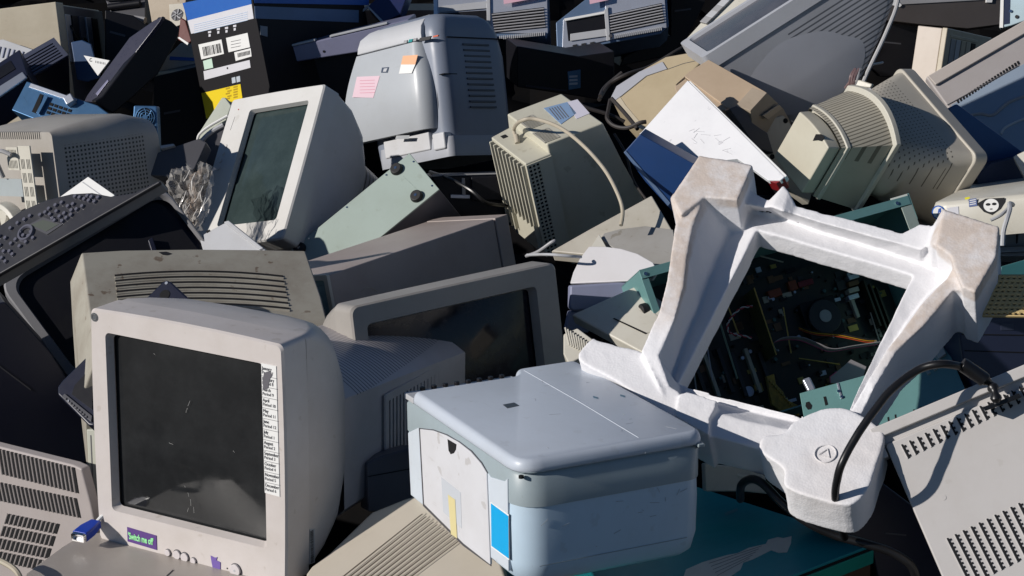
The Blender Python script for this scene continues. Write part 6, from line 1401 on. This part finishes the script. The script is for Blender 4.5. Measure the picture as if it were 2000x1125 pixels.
# grooved beige casing bottom centre
T = Thing('crt_monitor', 'sunlit beige casing with long parallel grooves under the multifunction printer', 'monitor', frame(760, 1060, 3.50, (-.25,-.38,.89), (860,1050)))
GB = plastic('sunlit_beige', (.50,.45,.375), dirt=.15)
T.trace('casing', [(590,1160),(597,1120),(608,1105),(644,1078),(716,1008),(726,999),(790,973),(830,962),(900,975),(960,1040),(1000,1160)], GB, 0, .05, bevel=.006)
for i in range(11):
    a = T.L(660+i*13.2, 1135+i*.0, 2, .0); b = T.L(826+i*7.2, 1004+i*5.2, 2, .0)
    T.part('groove', G().hex([a+Vector((-.0022,0,.0002)), a+Vector((.0012,0,.0002)), b+Vector((.0012,0,.0002)), b+Vector((-.0022,0,.0002)), a+Vector((-.0022,0,.0008)), a+Vector((.0012,0,.0008)), b+Vector((.0012,0,.0008)), b+Vector((-.0022,0,.0008))]), plastic('groove_brown',(.09,.075,.06)) if i == 0 else bpy.data.materials['groove_brown'])
    T.part('rib', G().tube([a+Vector((.0055,0,-.0012)), b+Vector((.0045,0,-.0012))], .0030, 8), GB)
# dark monitor between
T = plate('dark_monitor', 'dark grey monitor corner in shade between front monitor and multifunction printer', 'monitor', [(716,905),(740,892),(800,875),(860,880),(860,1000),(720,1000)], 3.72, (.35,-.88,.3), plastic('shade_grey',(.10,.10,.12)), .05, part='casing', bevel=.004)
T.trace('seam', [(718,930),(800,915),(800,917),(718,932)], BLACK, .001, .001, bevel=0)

# bottom left vented monitor
T = Thing('crt_monitor', 'pinkish grey monitor top with tall parallel vent slots, bottom left corner', 'monitor', pose='vm', group='CRT monitors in the heap')
W, D, H = T.d
VM = plastic('pinkish_grey', (.40,.36,.345), dirt=.2)
f2 = lambda u, v: T.L(u, v, 1, 0)
P = [f2(u, v) for u, v in [(-160,833),(140,908),(158,916),(176,985),(215,1180),(-160,1180)]]
T.part('casing', G().prism([p+Vector((0,-.0,0)) for p in P], (0,.02,0)), VM, bevel=.004)
def bars(n, ua, va, ub, vb, lu, lv, w, nm='vent_slot', cap=False):
    for i in range(n):
        t = i/(n-1); u, v = ua+(ub-ua)*t, va+(vb-va)*t
        q = [f2(u, v), f2(u+w, v+w*.28), f2(u+w+lu, v+lv+w*.28), f2(u+lu, v+lv)]
        T.part(nm, G().prism([p+Vector((0,-.0012,0)) for p in q], (0,.001,0)), HOLE)
        T.part('rib', G().tube([f2(u-w*.45, v)+Vector((0,-.001,0)), f2(u-w*.45+lu, v+lv)+Vector((0,-.001,0))], .0017, 6), VM)
bars(19, -1, 876, 142, 912, 8, 50, 4.6)
bars(20, -5, 940, 146, 972, 8, 38, 4.6)
for j in range(4):
    bars(12, 18-j*8, 1003+j*24, 112-j*8, 1022+j*24, -6, 19, 5.2)
T.part('cable', G().tube(smooth([T.at(-20,1088,3.52),T.at(10,1100,3.5),T.at(34,1118,3.48),T.at(46,1150,3.48)],6), .005, 8), GCABLE)
# beige slab under the front monitor
T = Thing('desktop_computer', 'smooth beige panel lying under the front monitor, bottom left', 'computer part', frame(193, 1049, 3.685, (.013,.112,.9936), (400,1100)))
T.trace('panel', [(40,1160),(50,1120),(120,1068),(150,1050),(210,1035),(420,1070),(520,1110),(520,1190),(40,1190)], plastic('slab_beige',(.42,.38,.34),dirt=.2), 0, .03)
T.part('seam', G().tube([T.L(325,1125,2,.0006),T.L(338,1113,2,.0006)], .0008, 5), LINE)
# blue plug
T = Thing('vga_plug', 'bright blue monitor cable plug lying beside the front monitor', 'plug', pose='vga')
W, D, H = T.d
BP = plastic('plug_blue',(.01,.05,.42),rough=.35,dirt=.1)
T.part('shell', G().rings([rr(W/2,H/2,W/2,H/2,.003,.008), rr(W/2,H/2,W/2,H/2,.003,D*.7), rr(W/2,H/2,W/2*.7,H/2*.85,.003,D*1.25)]), BP, bevel=.001)
T.part('metal_collar', G().rings([rr(W/2,H/2,W/2-.001,H/2-.001,.003,.008), rr(W/2,H/2,W/2-.0015,H/2-.0015,.003,.001), rr(W/2,H/2,W/2-.004,H/2-.004,.003,.001), rr(W/2,H/2,W/2-.004,H/2-.004,.003,.006)], False, True), CHROME)
for i in range(5):
    for j in range(3): T.part('pin_hole', G().cyl((.007+i*.0035+.001*(j%2),.0055,.005+j*.003),(0,-1,0),.0007,.0008,8), INK)
T.part('thumb_screw', G().cyl((.003,.008,H/2),(0,-1,0),.002,.006,10), CHROME); T.part('thumb_screw', G().cyl((W-.003,.008,H/2),(0,-1,0),.002,.006,10), CHROME)
T.part('cable', G().tube(smooth([(W/2,D*1.2,H/2),(W/2+.005,D*1.5,H/2+.008),(W/2+.02,D*2,H/2+.02)],5), .0035, 8), PAPER)
# vertical cream edge behind the front monitor's left side
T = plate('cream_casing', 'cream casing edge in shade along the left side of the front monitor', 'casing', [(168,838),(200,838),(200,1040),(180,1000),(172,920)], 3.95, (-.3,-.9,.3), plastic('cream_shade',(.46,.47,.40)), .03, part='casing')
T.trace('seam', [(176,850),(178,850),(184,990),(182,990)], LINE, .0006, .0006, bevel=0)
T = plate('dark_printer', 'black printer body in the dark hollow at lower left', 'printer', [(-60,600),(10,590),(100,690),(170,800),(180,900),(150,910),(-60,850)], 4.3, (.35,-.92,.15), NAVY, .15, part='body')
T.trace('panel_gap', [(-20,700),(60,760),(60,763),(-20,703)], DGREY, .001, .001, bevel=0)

# loose dusty cables in the gaps
T = Thing('loose_cable', 'thin grey cable ends lying between ribbed monitor and wide monitor', 'cable', frame(1060, 490, 4.3, NUP, (1100,490)))
T.part('cable', G().tube(smooth([T.at(1028,500,4.42),T.at(1050,492,4.38),T.at(1076,474,4.36),T.at(1084,470,4.36)],6), .0035, 8), GREY)
T.part('cable', G().tube(smooth([T.at(1030,498,4.4),T.at(1070,497,4.3),T.at(1110,500,4.28),T.at(1135,502,4.3)],6), .003, 8), LGREY)
T = Thing('loose_cable', 'black cable snaking across the dark gap below the laser printer', 'cable', frame(900, 340, 4.8, NUP, (950,340)))
T.part('cable', G().tube(smooth([T.at(840,336,4.95),T.at(880,350,4.85),T.at(920,372,4.8),T.at(950,396,4.8),T.at(990,402,4.85)],8), .0042, 8), CABLE)
T = Thing('loose_cable', 'dark thin cable drooping in the hollow right of the ribbed monitor', 'cable', frame(1230, 370, 4.8, NUP, (1260,370)))
T.part('cable', G().tube(smooth([T.at(1200,262,4.9),T.at(1222,300,4.85),T.at(1236,350,4.8),T.at(1262,390,4.75)],8), .003, 8), bpy.data.materials['dusty_cable'])
